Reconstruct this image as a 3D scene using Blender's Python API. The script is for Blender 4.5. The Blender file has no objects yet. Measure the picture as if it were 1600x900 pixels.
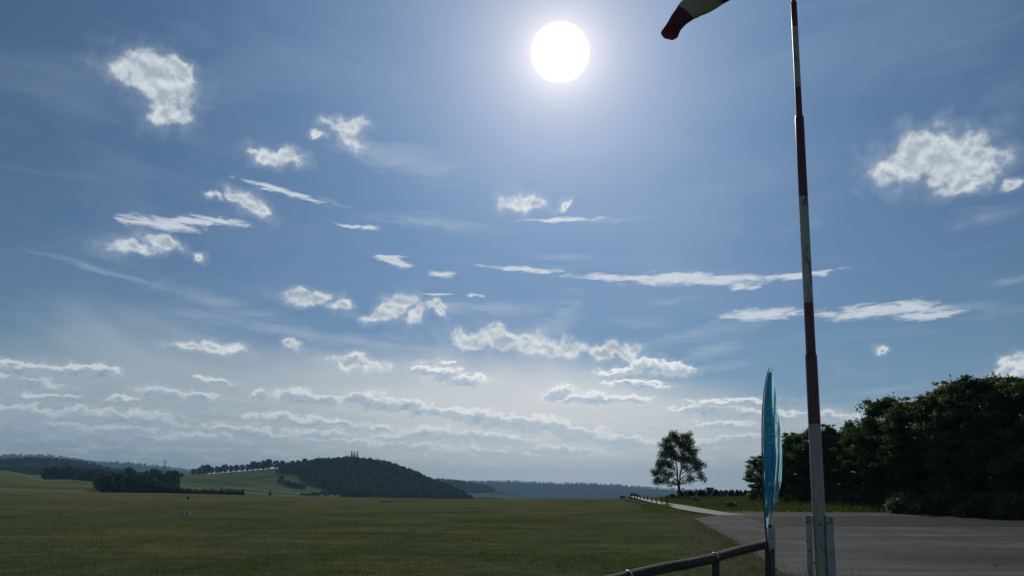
import bpy, bmesh, math, random
import numpy as np
from mathutils import Vector, Matrix, noise as mnoise

# ------------------------------------------------------------------ camera, sky, sun, exposure
D = bpy.data
scene = bpy.context.scene
COL = scene.collection
R = math.radians
F_PX, PITCH, ROLL, EYE = 1155.0, R(15.7), R(0.35), 1.7      # focal length in pixels of a 1600 px wide picture
cam_d = D.cameras.new('camera')
cam_d.sensor_width = 36.0
cam_d.lens = F_PX / 1600 * 36
cam_d.clip_start, cam_d.clip_end = 0.1, 60000
cam = D.objects.new('camera', cam_d)
COL.objects.link(cam)
cam.location = (0, 0, EYE)
CAM_ROT = Matrix.Rotation(R(90) + PITCH, 3, 'X') @ Matrix.Rotation(ROLL, 3, 'Z')
cam.rotation_euler = CAM_ROT.to_euler()
scene.camera = cam


def ray(px, py):
    """direction in the world of a place in the 1600 x 900 photograph"""
    return (CAM_ROT @ Vector(((px - 800) / F_PX, (450 - py) / F_PX, -1))).normalized()


def azel(px, py):
    d = ray(px, py)
    return math.atan2(d.x, d.y), math.asin(d.z)


SUN_DIR = ray(875, 82)
SUN_AZ, SUN_EL = azel(875, 82)
sun_d = D.lights.new('sun', 'SUN')
sun_d.energy = 2.6
sun_d.angle = R(0.53)
sun_d.color = (1.0, 0.93, 0.82)
sun = D.objects.new('sun', sun_d)
COL.objects.link(sun)
sun.rotation_euler = SUN_DIR.to_track_quat('Z', 'Y').to_euler()
sun.location = (0, 0, 60)
scene.view_settings.view_transform = 'Standard'
scene.view_settings.look = 'None'
scene.view_settings.exposure = 0.06
scene.view_settings.gamma = 1.0
scene.cycles.use_adaptive_sampling = True
scene.cycles.adaptive_threshold = 0.012
scene.cycles.max_bounces = 6
scene.cycles.diffuse_bounces = 3
scene.cycles.glossy_bounces = 2
scene.cycles.transmission_bounces = 3
scene.cycles.transparent_max_bounces = 6
scene.cycles.volume_bounces = 1


class NT:
    """short hand for building node trees"""
    def __init__(s, nt):
        s.nt = nt

    def new(s, t, **kw):
        n = s.nt.nodes.new(t)
        for k, v in kw.items():
            setattr(n, k, v)
        return n

    def put(s, sock, v):
        if isinstance(v, bpy.types.NodeSocket):
            s.nt.links.new(v, sock)
        elif v is not None:
            sock.default_value = v

    def m(s, op, a, b=None, c=None, clamp=False):
        n = s.new('ShaderNodeMath', operation=op)
        n.use_clamp = clamp
        s.put(n.inputs[0], a); s.put(n.inputs[1], b); s.put(n.inputs[2], c)
        return n.outputs[0]

    def v(s, op, a, b=None, c=None):
        n = s.new('ShaderNodeVectorMath', operation=op)
        s.put(n.inputs[0], a); s.put(n.inputs[1], b)
        if op == 'SCALE':
            s.put(n.inputs['Scale'], c)
        elif c is not None:
            s.put(n.inputs[2], c)
        return n.outputs['Value'] if op in ('LENGTH', 'DOT_PRODUCT', 'DISTANCE') else n.outputs[0]

    def xyz(s, x, y, z=0.0):
        n = s.new('ShaderNodeCombineXYZ')
        s.put(n.inputs[0], x); s.put(n.inputs[1], y); s.put(n.inputs[2], z)
        return n.outputs[0]

    def sep(s, v):
        n = s.new('ShaderNodeSeparateXYZ'); s.put(n.inputs[0], v)
        return n.outputs

    def noise(s, vec, scale=5.0, detail=3.0, rough=0.5, dist=0.0, lac=2.0, dims='3D'):
        n = s.new('ShaderNodeTexNoise', noise_dimensions=dims)
        s.put(n.inputs['Vector'], vec)
        for k, q in (('Scale', scale), ('Detail', detail), ('Roughness', rough), ('Distortion', dist), ('Lacunarity', lac)):
            s.put(n.inputs[k], q)
        return n.outputs['Fac'], n.outputs['Color']

    def step(s, x, lo, hi, a=0.0, b=1.0, kind='SMOOTHSTEP'):
        n = s.new('ShaderNodeMapRange', interpolation_type=kind)
        n.clamp = True
        s.put(n.inputs['Value'], x); s.put(n.inputs['From Min'], lo); s.put(n.inputs['From Max'], hi)
        s.put(n.inputs['To Min'], a); s.put(n.inputs['To Max'], b)
        return n.outputs['Result']

    def mix(s, f, a, b, blend='MIX'):
        n = s.new('ShaderNodeMix', data_type='RGBA', blend_type=blend)
        s.put(n.inputs['Factor'], f)
        for sock, q in ((n.inputs['A'], a), (n.inputs['B'], b)):
            pass
        s.put(n.inputs[6], a); s.put(n.inputs[7], b)
        return n.outputs[2]

    def ramp(s, f, stops, interp='LINEAR'):
        n = s.new('ShaderNodeValToRGB')
        e = n.color_ramp.elements
        n.color_ramp.interpolation = interp
        while len(e) < len(stops):
            e.new(0.5)
        for k, (p, c) in enumerate(stops):
            e[k].position = p
            e[k].color = (c[0], c[1], c[2], 1) if hasattr(c, '__len__') else (c, c, c, 1)
        s.put(n.inputs[0], f)
        return n.outputs[0]


def lin(r, g, b):
    f = lambda c: (c / 255 / 12.92) if c / 255 <= 0.04045 else ((c / 255 + 0.055) / 1.055) ** 2.4
    return (f(r), f(g), f(b), 1.0)


world = D.worlds.new('World')
scene.world = world
world.use_nodes = True
wt = world.node_tree
wt.nodes.clear()
W = NT(wt)

# every cloud of the photograph as (x, y, half width, half height, turn in degrees), sizes in pixels of the picture
PUFFS = [  # crisp little cumulus
    (238, 118, 58, 28, -8), (262, 150, 36, 36, -35), (280, 105, 30, 15, -10), (268, 178, 30, 16, 10),
    (540, 197, 30, 12, 5), (548, 216, 20, 15, 0), (495, 211, 12, 5, 0),
    (412, 243, 26, 12, -15), (452, 246, 26, 12, 10), (390, 235, 12, 5, 0),
    (393, 318, 34, 15, -18), (372, 308, 18, 10, 0), (338, 309, 12, 6, 0), (412, 328, 16, 9, 0),
    (205, 388, 36, 12, 0), (250, 380, 32, 10, -14), (315, 401, 15, 8, 0),
    (813, 317, 28, 15, -5), (835, 322, 14, 8, 0), (877, 318, 16, 6, 30),
    (1440, 232, 62, 26, 4), (1410, 258, 46, 30, 12), (1475, 238, 60, 28, 0), (1505, 262, 58, 22, 10), (1530, 243, 36, 14, -6), (1505, 290, 44, 13, 6),
    (1465, 222, 30, 16, 0), (1575, 288, 20, 7, 10),
    (485, 466, 40, 11, 0), (500, 468, 24, 9, 0), (536, 480, 18, 9, 10),
    (628, 470, 22, 14, 12), (612, 484, 30, 12, 20), (592, 496, 36, 9, 0), (650, 488, 14, 18, -20), (682, 480, 22, 8, -8), (688, 494, 14, 7, -30),
    (1378, 546, 14, 6, 8), (1590, 566, 26, 11, 0), (1584, 582, 34, 9, 10),
    (300, 537, 32, 7, 0), (345, 540, 34, 10, -4), (330, 533, 16, 6, 0), (458, 541, 14, 6, -8),
    (535, 563, 38, 9, -3), (575, 570, 40, 9, -4), (555, 559, 22, 8, 0),
    (735, 528, 46, 12, 0), (770, 522, 26, 12, 0), (790, 532, 58, 14, -4), (850, 541, 66, 16, -6), (895, 545, 34, 12, 0), (775, 512, 16, 7, 0), (826, 530, 30, 12, 0),
    (950, 549, 32, 13, 0), (990, 545, 16, 9, -20), (975, 553, 26, 9, 0),
    (688, 568, 10, 4, 0),
]
STREAKS = [  # thin, wind drawn
    (440, 299, 64, 5, -9), (250, 349, 56, 9, -2), (345, 346, 48, 6, -1), (205, 346, 26, 3, 0), (300, 347, 50, 5, 3),
    (555, 353, 30, 4, 0), (613, 409, 30, 6, -10), (690, 428, 26, 5, 0), (605, 402, 22, 3, 0),
    (878, 343, 64, 4, -1), (818, 421, 66, 4, -4), (985, 434, 100, 5, -3), (1060, 435, 76, 10, 0), (1130, 437, 66, 9, -3), (1158, 447, 20, 6, 0),
    (1258, 430, 60, 4, 0),
    (1190, 492, 70, 9, 0), (1365, 485, 84, 11, 0), (1405, 484, 60, 9, -4), (1455, 491, 46, 6, -2), (680, 459, 20, 2, 0), (738, 461, 16, 2, 0),
]
FAINT = [  # barely there wisps
    (885, 488, 42, 20, 48), (905, 474, 22, 12, 45), (860, 512, 60, 14, 20), (1120, 546, 46, 12, 12), (1130, 575, 60, 10, 4), (800, 292, 30, 8, -8), (1590, 436, 34, 6, 8),
    (525, 317, 34, 4, -12), (960, 345, 50, 5, 0), (1380, 610, 90, 7, 5), (1090, 520, 120, 12, 8), (1000, 505, 90, 10, -4), (330, 470, 130, 14, -10), (170, 425, 150, 5, -8),
    (620, 250, 110, 26, -10), (700, 350, 120, 14, -4), 
    (420, 510, 140, 10, -6), (560, 530, 120, 12, -4), (1500, 480, 60, 8, 2), (780, 480, 100, 10, 0), (880, 400, 60, 8, -4), (1050, 470, 80, 8, 4), (1540, 340, 60, 14, 0),
]
BANKS = [  # low cumulus with grey bases
    (60, 578, 70, 10, -2), (130, 580, 46, 9, 0), (162, 580, 28, 9, 0), (30, 594, 56, 10, -6), (10, 572, 30, 7, 0),
    (240, 613, 26, 10, 0), (262, 617, 34, 9, -4), (308, 621, 32, 8, -2), (196, 623, 22, 5, 0), (330, 593, 24, 5, -6),
    (30, 645, 52, 11, 0), (60, 662, 70, 10, -6), (180, 650, 84, 11, 0), (235, 656, 46, 10, -10), (145, 648, 36, 9, 0), (190, 672, 66, 7, 0), (100, 672, 70, 7, -4),
    (462, 618, 34, 9, 0), (500, 624, 36, 9, -8), (560, 622, 34, 10, 10), (590, 630, 46, 12, -8), (640, 636, 60, 11, -6), (700, 644, 60, 9, -6), (760, 656, 62, 11, -6), (745, 650, 34, 10, 0),
    (820, 664, 56, 13, -8), (812, 656, 22, 9, 0), (862, 665, 36, 12, -12), (900, 676, 58, 12, -8), (955, 688, 46, 10, -8), (1000, 693, 30, 8, 0), (985, 690, 30, 9, 0),
    (460, 656, 84, 7, -3), (520, 662, 46, 6, 0), (595, 668, 24, 5, 0),
    (665, 677, 50, 9, 6), (700, 680, 66, 8, 0), (760, 684, 90, 10, -4), (640, 682, 60, 6, 0),
    (380, 672, 60, 6, -4), (420, 680, 90, 8, -4), (330, 684, 80, 6, 0), (520, 690, 100, 7, -2), (620, 696, 90, 7, 0), (500, 676, 50, 6, 0), (240, 684, 70, 6, 0),
    (770, 704, 70, 8, -3), (860, 702, 80, 8, -3), (820, 712, 110, 6, 0), (700, 706, 60, 6, 0),
    (668, 578, 26, 7, -10), (690, 584, 26, 9, 10), (725, 594, 36, 9, 2), (700, 566, 10, 4, 0), (650, 575, 14, 4, 0),
    (1012, 574, 32, 14, 0), (1048, 578, 36, 11, -4), (962, 583, 34, 7, -2), (985, 580, 24, 8, 0), (990, 600, 50, 6, -4),
    (868, 616, 24, 11, 20), (900, 622, 30, 9, 0), (930, 622, 42, 10, 0), (985, 624, 30, 6, 0),
    (1080, 638, 34, 7, 6), (1110, 638, 46, 11, 0), (1160, 645, 46, 8, -4), (1230, 650, 60, 9, 0), (1290, 652, 50, 8, -3), (1140, 662, 60, 5, 0), (1130, 690, 60, 7, 4), (1090, 700, 40, 5, 0), (1170, 684, 50, 6, 0),
    (1140, 626, 60, 4, 0), (60, 618, 20, 4, 0), (110, 620, 14, 5, 0), (405, 618, 10, 8, 30),
]


def field_group(name, items):
    """a node group: direction (azimuth, elevation) -> how deep inside the nearest cloud patch"""
    g = D.node_groups.new(name, 'ShaderNodeTree')
    g.interface.new_socket('p', in_out='INPUT', socket_type='NodeSocketVector')
    g.interface.new_socket('f', in_out='OUTPUT', socket_type='NodeSocketFloat')
    G = NT(g)
    gi, go = G.new('NodeGroupInput').outputs[0], G.new('NodeGroupOutput')
    best = None
    for cx, cy, rx, ry, rot in items:
        a, e = azel(cx, cy)
        k = 1 / math.cos(e) / (1 + ((cx - 800) / F_PX) ** 2) ** 0.5
        sx = F_PX / rx / k * 0.98
        sy = F_PX / ry
        src = gi if best is None else G.v('MULTIPLY_ADD', best, (1e-9, 1e-9, 0), gi)   # one patch after the other keeps the shader small
        if abs(rot) < 3:
            q = G.v('MULTIPLY_ADD', src, (sx, sy, 0), (-a * sx, -e * sy, 0))
        else:
            n = G.new('ShaderNodeMapping', vector_type='TEXTURE')
            G.put(n.inputs[0], src)
            n.inputs[1].default_value = (a, e, 0)
            n.inputs[2].default_value = (0, 0, R(rot))
            n.inputs[3].default_value = (1 / sx, 1 / sy, 1)
            q = n.outputs[0]
        ln = G.v('LENGTH', q)
        best = ln if best is None else G.m('MINIMUM', best, ln)
    G.put(go.inputs[0], G.m('SUBTRACT', 1.0, best))
    return g


def use_group(g, vec):
    n = W.new('ShaderNodeGroup')
    n.node_tree = g
    W.put(n.inputs[0], vec)
    return n.outputs[0]


tc = W.new('ShaderNodeTexCoord').outputs['Generated']
dirv = W.v('NORMALIZE', tc)
dx, dy, dz = W.sep(dirv)
az = W.m('ARCTAN2', dx, dy)
el = W.m('ARCSINE', dz)
P = W.xyz(az, el, 0.0)
cn = lambda *q: W.noise(*q, dims='2D')

sky = W.new('ShaderNodeTexSky', sky_type='NISHITA')
sky.sun_disc = False
sky.sun_elevation = SUN_EL
sky.sun_rotation = SUN_AZ
sky.altitude = 400
sky.air_density, sky.dust_density, sky.ozone_density = 1.0, 0.2, 3.0
base = W.v('MULTIPLY', sky.outputs[0], (0.0330, 0.0360, 0.0375))

cosang = W.v('DOT_PRODUCT', dirv, tuple(SUN_DIR))
ang = W.m('ARCCOSINE', W.m('MINIMUM', cosang, 0.99999))          # angle from the sun, radians
near = W.m('EXPONENT', W.m('MULTIPLY', ang, -1 / 0.020))
mid = W.m('EXPONENT', W.m('MULTIPLY', ang, -1 / 0.09))
wide = W.m('EXPONENT', W.m('MULTIPLY', ang, -1 / 0.26))
base = W.v('ADD', base, W.v('SCALE', (0.66, 0.40, 0.08), None, mid))
base = W.v('ADD', base, W.v('SCALE', (0.12, 0.29, 0.55), None, wide))
sun_az = W.m('EXPONENT', W.m('MULTIPLY', W.m('POWER', W.m('DIVIDE', W.m('SUBTRACT', az, SUN_AZ), 0.34), 2.0), -1.0))

# thin veil of cirrus, drawn out along the wind, thicker towards the horizon
rot = W.new('ShaderNodeMapping'); W.put(rot.inputs[0], P); rot.inputs[2].default_value = (0, 0, R(20)); rot.inputs[3].default_value = (2.0, 6.0, 1)
v1, v1c = cn(rot.outputs[0], 1.3, 5, 0.52, 0.5)
rot2 = W.new('ShaderNodeMapping'); W.put(rot2.inputs[0], P); rot2.inputs[2].default_value = (0, 0, R(-8)); rot2.inputs[3].default_value = (3.0, 16.0, 1)
v2, v2c = cn(rot2.outputs[0], 1.6, 5, 0.6, 0.8)
veil_hi = W.m('ADD', W.m('MULTIPLY', W.step(v1, 0.42, 0.75), 0.20), W.m('MULTIPLY', W.step(v2, 0.5, 0.8), W.step(el, 0.45, 0.15, 0.10, 0.36)))
c = W.mix(veil_hi, base, W.mix(wide, lin(132, 152, 178), lin(190, 204, 226)))
low_edge = W.m('ADD', 0.225, W.m('MULTIPLY', W.m('SUBTRACT', v1, 0.5), 0.12))
low_edge = W.m('SUBTRACT', low_edge, W.m('MULTIPLY', W.m('MAXIMUM', W.m('SUBTRACT', az, 0.12), 0.0), 0.20))
low_edge = W.m('SUBTRACT', low_edge, W.m('MULTIPLY', W.m('ADD', az, 0.6), 0.02))
veil_lo = W.m('MULTIPLY', W.step(el, low_edge, W.m('SUBTRACT', low_edge, 0.10)), 0.84)
veil_lo = W.m('MULTIPLY', veil_lo, W.m('ADD', 0.80, W.m('MULTIPLY', v2, 0.4)))
veil_c = W.mix(sun_az, lin(153, 169, 179), lin(229, 229, 226))
c = W.mix(veil_lo, c, veil_c)
hz = W.step(el, 0.13, 0.015)
c = W.mix(W.m('MULTIPLY', hz, 0.97), c, W.mix(sun_az, lin(132, 150, 158), lin(190, 199, 201)))
glow = W.v('SCALE', (1.0, 0.93, 0.84), None, W.m('MULTIPLY', near, 1.35))
c = W.v('ADD', c, glow)

# far broken cloud deck, seen edge on above the hills
pd = W.v('MULTIPLY', P, (1.0, 3.0, 0))
dk, dkc = cn(pd, 30, 6, 0.62, 0.05)
dku, _ = cn(W.v('ADD', pd, (0, 0.016, 0)), 30, 3, 0.5, 0.05)
deck = W.m('MULTIPLY', W.step(dk, 0.46, 0.64), W.m('MULTIPLY', W.step(el, 0.135, 0.085), W.step(el, 0.02, 0.05)))
deck_c = W.mix(W.step(W.m('SUBTRACT', dku, dk), -0.05, 0.07), W.mix(sun_az, lin(172, 183, 189), lin(216, 219, 220)), W.mix(sun_az, lin(146, 162, 172), lin(184, 195, 201)))
c = W.mix(W.m('MULTIPLY', deck, 0.50), c, deck_c)

# clouds with a warped outline
wn, wc = cn(P, 22, 5, 0.58, 0.0)
p_puff = W.v('MULTIPLY_ADD', W.v('SUBTRACT', wc, (0.5, 0.5, 0.5)), (0.042, 0.034, 0), P)
n_fine, _ = cn(P, 40, 6, 0.56, 0.12)
n_off, _ = cn(W.v('ADD', P, (0.0, 0.007, 0)), 40, 4, 0.54, 0.12)
relief = W.m('SUBTRACT', n_off, n_fine)                          # lumps lit from above and behind
f1 = use_group(field_group('puff_field', PUFFS), p_puff)
f1n = W.m('ADD', f1, W.m('MULTIPLY', W.m('SUBTRACT', n_fine, 0.5), 1.5))
d1 = W.m('ADD', W.m('MULTIPLY', W.step(f1n, -0.10, 0.62), 0.82), W.m('MULTIPLY', W.step(f1n, -0.85, 0.35), 0.18))
lowness = W.step(el, 0.32, 0.12)
core1 = W.step(W.m('ADD', W.m('MULTIPLY', f1n, 0.85), W.m('MULTIPLY', relief, 1.9)), 0.15, 0.95)
edge_c = W.mix(wide, W.mix(lowness, lin(202, 211, 217), lin(220, 224, 226)), lin(250, 250, 248))
core_c = W.mix(wide, lin(150, 163, 176), lin(182, 198, 214))
c1 = W.mix(W.m('MULTIPLY', core1, 0.9), edge_c, core_c)

ps = W.v('MULTIPLY', P, (1.0, 4.0, 0))
sn, sc_ = cn(ps, 22, 4, 0.55, 0.5)
p_str = W.v('MULTIPLY_ADD', W.v('SUBTRACT', sc_, (0.5, 0.5, 0.5)), (0.05, 0.010, 0), P)
f2 = use_group(field_group('streak_field', STREAKS), p_str)
s_fine, _ = cn(ps, 48, 4, 0.6, 0.6)
f2n = W.m('ADD', f2, W.m('MULTIPLY', W.m('SUBTRACT', s_fine, 0.5), 1.6))
d2 = W.m('MULTIPLY', W.step(f2n, -0.25, 0.70), 0.90)
c2 = W.mix(wide, lin(196, 206, 215), lin(240, 243, 246))

pb = W.v('MULTIPLY', P, (1.0, 1.6, 0))
bn, bc = cn(pb, 44, 5, 0.60, 0.0)
p_bank = W.v('MULTIPLY_ADD', W.v('SUBTRACT', bc, (0.5, 0.5, 0.5)), (0.040, 0.020, 0), P)
gb = field_group('bank_field', BANKS)
b_fine, _ = cn(pb, 74, 6, 0.58, 0.08)
bf = W.m('MULTIPLY', W.m('SUBTRACT', b_fine, 0.5), 1.5)
f3 = W.m('ADD', use_group(gb, p_bank), bf)
f3u = W.m('ADD', use_group(gb, W.v('ADD', p_bank, (0.0, 0.0040, 0))), bf)
d3 = W.m('MULTIPLY', W.m('ADD', W.m('MULTIPLY', W.step(f3, -0.15, 0.32), 0.85), W.m('MULTIPLY', W.step(f3, -0.9, 0.3), 0.2)), W.step(el, 0.045, 0.10, 0.65, 1.0))
under = W.m('MULTIPLY', W.step(f3u, -0.20, 0.55), W.step(b_fine, 0.30, 0.55, 1.0, 0.72))
haze_f = W.step(el, 0.17, 0.05)
c3_lit = W.mix(haze_f, W.mix(sun_az, lin(208, 214, 217), lin(250, 250, 248)), W.mix(sun_az, lin(184, 193, 198), lin(232, 234, 234)))
c3_sh = W.mix(haze_f, W.mix(sun_az, lin(120, 141, 162), lin(146, 169, 193)), W.mix(sun_az, lin(136, 155, 169), lin(166, 184, 197)))
c3 = W.mix(W.m('MULTIPLY', under, 0.95), c3_lit, c3_sh)

ff = W.m('ADD', use_group(field_group('faint_field', FAINT), p_str), W.m('MULTIPLY', W.m('SUBTRACT', v2, 0.5), 2.2))
ff = W.m('ADD', ff, W.m('MULTIPLY', W.m('SUBTRACT', sn, 0.5), 1.2))
c = W.mix(W.m('MULTIPLY', W.step(ff, -0.3, 1.5), 0.34), c, W.mix(wide, lin(178, 190, 202), lin(222, 228, 236)))
c = W.mix(d3, c, c3)
c = W.mix(d2, c, c2)
c = W.mix(d1, c, c1)
disc = W.step(ang, R(2.2), R(1.6))
c = W.v('ADD', c, W.v('SCALE', (1.0, 0.97, 0.93), None, W.m('MULTIPLY', disc, 8.0)))
below = W.step(el, -0.02, -0.08)
c = W.mix(below, c, (0.03, 0.035, 0.03, 1))
bg = W.new('ShaderNodeBackground')
W.put(bg.inputs[0], W.v('SCALE', c, None, 10.0))
bg.inputs[1].default_value = 0.1
wo = W.new('ShaderNodeOutputWorld')
wt.links.new(bg.outputs[0], wo.inputs[0])
world.cycles.sampling_method = 'MANUAL'
world.cycles.sample_map_resolution = 512

# ------------------------------------------------------------------ helpers
def obj(name, mesh, mat=None, parent=None, loc=None, smooth=False):
    o = D.objects.new(name, mesh)
    COL.objects.link(o)
    if mat is not None and not mesh.materials:
        for m_ in (mat if isinstance(mat, (list, tuple)) else [mat]):
            mesh.materials.append(m_)
    if parent is not None:
        o.parent = parent
    if loc is not None:
        o.location = loc
    if smooth:
        mesh.polygons.foreach_set('use_smooth', [True] * len(mesh.polygons))
    return o


def tag(o, label=None, cat=None, group=None, kind=None):
    if label: o['label'] = label
    if cat: o['category'] = cat
    if group: o['group'] = group
    if kind: o['kind'] = kind
    return o


def empty(name, loc, rz=0.0):
    o = D.objects.new(name, None)
    COL.objects.link(o)
    o.location = loc
    o.rotation_euler = (0, 0, rz)
    o.empty_display_size = 0.2
    return o


def copy_tree(o, parent=None):
    c_ = o.copy()
    COL.objects.link(c_)
    c_.parent = parent
    for ch in list(o.children):
        copy_tree(ch, c_)
    return c_


class MB:
    """collects tubes, boxes and sheets into one mesh"""
    def __init__(s):
        s.v, s.f, s.mi = [], [], []

    def face(s, idx, mi=0):
        s.f.append(idx); s.mi.append(mi)

    def tube(s, pts, rad, n=10, mi=0, cap=True, jit=0.0):
        pts = [Vector(p) for p in pts]
        if not hasattr(rad, '__len__'): rad = [rad] * len(pts)
        if not hasattr(mi, '__len__'): mi = [mi] * (len(pts) - 1)
        b0 = len(s.v)
        up = None
        for k, p in enumerate(pts):
            t = (pts[min(k + 1, len(pts) - 1)] - pts[max(k - 1, 0)]).normalized()
            if up is None:
                up = Vector((0, 0, 1)) if abs(t.z) < 0.9 else Vector((1, 0, 0))
            a = t.cross(up).normalized()
            b = a.cross(t).normalized()
            up = b
            for j in range(n):
                q = 2 * math.pi * j / n
                r_ = rad[k] * (1 + (random.random() - 0.5) * jit)
                s.v.append(tuple(p + (a * math.cos(q) + b * math.sin(q)) * r_))
        for k in range(len(pts) - 1):
            for j in range(n):
                s.face((b0 + k * n + j, b0 + k * n + (j + 1) % n, b0 + (k + 1) * n + (j + 1) % n, b0 + (k + 1) * n + j), mi[k])
        if cap:
            s.face(tuple(b0 + j for j in reversed(range(n))), mi[0])
            e = b0 + (len(pts) - 1) * n
            s.face(tuple(e + j for j in range(n)), mi[-1])
        return s

    def box(s, c_, size, rot_=None, mi=0):
        b0 = len(s.v)
        for z in (-1, 1):
            for x, y in ((-1, -1), (1, -1), (1, 1), (-1, 1)):
                p = Vector((x * size[0] / 2, y * size[1] / 2, z * size[2] / 2))
                if rot_ is not None: p = rot_ @ p
                s.v.append(tuple(Vector(c_) + p))
        for q in ((3, 2, 1, 0), (4, 5, 6, 7), (0, 1, 5, 4), (1, 2, 6, 5), (2, 3, 7, 6), (3, 0, 4, 7)):
            s.face(tuple(b0 + k for k in q), mi)
        return s

    def grid(s, rows, mi=0):
        b0, n = len(s.v), len(rows[0])
        for r_ in rows:
            s.v.extend(tuple(p) for p in r_)
        for i in range(len(rows) - 1):
            for j in range(n - 1):
                s.face((b0 + i * n + j, b0 + i * n + j + 1, b0 + (i + 1) * n + j + 1, b0 + (i + 1) * n + j), mi)
        return s

    def mesh(s, name):
        m_ = D.meshes.new(name)
        m_.from_pydata(s.v, [], s.f)
        m_.polygons.foreach_set('material_index', s.mi)
        m_.update()
        return m_

    def build(s, name, mat, parent=None, smooth=False, bevel=0.0, loc=None):
        o = obj(name, s.mesh(name), mat, parent, loc, smooth)
        if bevel:
            b = o.modifiers.new('bevel', 'BEVEL'); b.width = bevel; b.segments = 2; b.limit_method = 'ANGLE'
        return o


def poly_mesh(name, verts, k):
    """mesh of separate faces with k corners each, verts is (n*k, 3)"""
    verts = np.asarray(verts, dtype=np.float32)
    n = len(verts) // k
    m_ = D.meshes.new(name)
    m_.vertices.add(n * k)
    m_.vertices.foreach_set('co', verts.ravel())
    m_.loops.add(n * k)
    m_.loops.foreach_set('vertex_index', np.arange(n * k, dtype=np.int32))
    m_.polygons.add(n)
    m_.polygons.foreach_set('loop_start', np.arange(0, n * k, k, dtype=np.int32))
    m_.update(calc_edges=True)
    return m_


def material(name, fn, rough=0.8, spec=0.3):
    m_ = D.materials.new(name)
    m_.use_nodes = True
    t = NT(m_.node_tree)
    bs = m_.node_tree.nodes['Principled BSDF']
    bs.inputs['Roughness'].default_value = rough
    bs.inputs['Specular IOR Level'].default_value = spec
    fn(t, bs)
    return m_


def bump(t, bs, h, strength=0.5, dist=0.02):
    n = t.new('ShaderNodeBump')
    n.inputs['Strength'].default_value = strength
    n.inputs['Distance'].default_value = dist
    t.put(n.inputs['Height'], h)
    t.put(bs.inputs['Normal'], n.outputs[0])


def pos(t):
    return t.new('ShaderNodeNewGeometry').outputs['Position']


def opos(t):
    return t.new('ShaderNodeTexCoord').outputs['Object']


# ------------------------------------------------------------------ terrain
# height profiles: at each distance the heights are listed per column of the picture as the row where that ground is seen
RINGS = [
    (0.0, {0: None}), (60.0, {0: None}),
    (110.0, {-400: 'f', 900: 'f', 1000: 787.5, 1300: 788, 2000: 788}),
    (170.0, {-400: 'f', 700: 'f', 900: 784.5, 1000: 780, 1060: 778.5, 1300: 779, 2000: 779}),
    (390.0, {-400: 767, 0: 768.5, 150: 769.5, 250: 770.5, 400: 774, 540: 777, 740: 780, 960: 779.5, 985: 777, 1060: 775, 1200: 774, 2000: 773}),
    (520.0, {-400: 772, 0: 772, 150: 772, 220: 775, 300: 788, 540: 795, 960: 798, 1060: 785, 2000: 780}),
    (900.0, {-400: 752, 0: 754, 60: 757, 130: 757, 160: 762, 250: 771, 300: 778, 540: 800, 740: 830, 960: 830, 2000: 800}),
    (1100.0, {-400: 744, 0: 746, 60: 750, 120: 750, 160: 754, 250: 765, 300: 770, 400: 775, 540: 786, 740: 826, 2000: 826}),
    (1300.0, {-400: 733, 0: 734, 30: 739, 62: 748, 120: 751, 200: 753, 250: 755, 290: 757, 380: 764, 440: 768, 540: 774, 640: 780, 740: 795, 2000: 820}),
    (1600.0, {-400: 742, 0: 744, 62: 750, 200: 751, 260: 747, 290: 743, 340: 739, 380: 736, 440: 731, 470: 729, 500: 725, 550: 722.5, 600: 728, 640: 741, 700: 765, 740: 784, 760: 800, 960: 840, 2000: 810}),
    (2000.0, {-400: 738, 0: 740, 100: 741, 180: 746, 250: 751, 290: 754, 500: 770, 640: 780, 740: 820, 2000: 830}),
    (2600.0, {-400: 722, 0: 723, 50: 721, 80: 722, 110: 725, 140: 731, 180: 739, 220: 744, 260: 748, 290: 751, 500: 760, 700: 790, 740: 778, 770: 777, 800: 783, 850: 800, 2000: 820}),
    (3100.0, {-400: 735, 0: 735, 290: 755, 600: 772, 700: 772, 740: 772, 770: 771, 800: 775, 830: 781, 900: 795, 2000: 800}),
    (3600.0, {-400: 745, 290: 757, 600: 765, 665: 753, 690: 752, 720: 755, 750: 760, 775: 767, 800: 774, 840: 782, 900: 790, 2000: 795}),
    (4800.0, {-400: 745, 290: 757, 600: 770, 800: 780, 2000: 790}),
    (7000.0, {-400: 712, 0: 713, 40: 713, 75: 714, 105: 719, 140: 724, 180: 724, 215: 727, 250: 731, 290: 736, 350: 745, 500: 750, 620: 753, 680: 752, 740: 754, 800: 753, 870: 757, 900: 756, 960: 759, 1010: 763, 1060: 766, 1150: 768, 1300: 770, 2000: 768}),
    (9200.0, {-400: 760, 2000: 775}),
]
COLS = list(range(-400, 2001, 10))
COL_AZ = [azel(c_, 774)[0] for c_ in COLS]


def _tab():
    out = []
    for r_, prof in RINGS:
        ks = sorted(prof)
        zs = []
        for k in ks:
            y = prof[k]
            zs.append(0.0 if y is None or y == 'f' else EYE + r_ * math.tan(azel(k, y)[1]))
        out.append(np.interp(COLS, ks, zs))
    return np.array(out)


TAB = _tab()
RR = [r_ for r_, _ in RINGS]
AZ_REG = np.linspace(COL_AZ[0], COL_AZ[-1], 1200)
TAB_REG = np.array([np.interp(AZ_REG, COL_AZ, row) for row in TAB])
AZ0, AZD = AZ_REG[0], AZ_REG[1] - AZ_REG[0]


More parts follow.
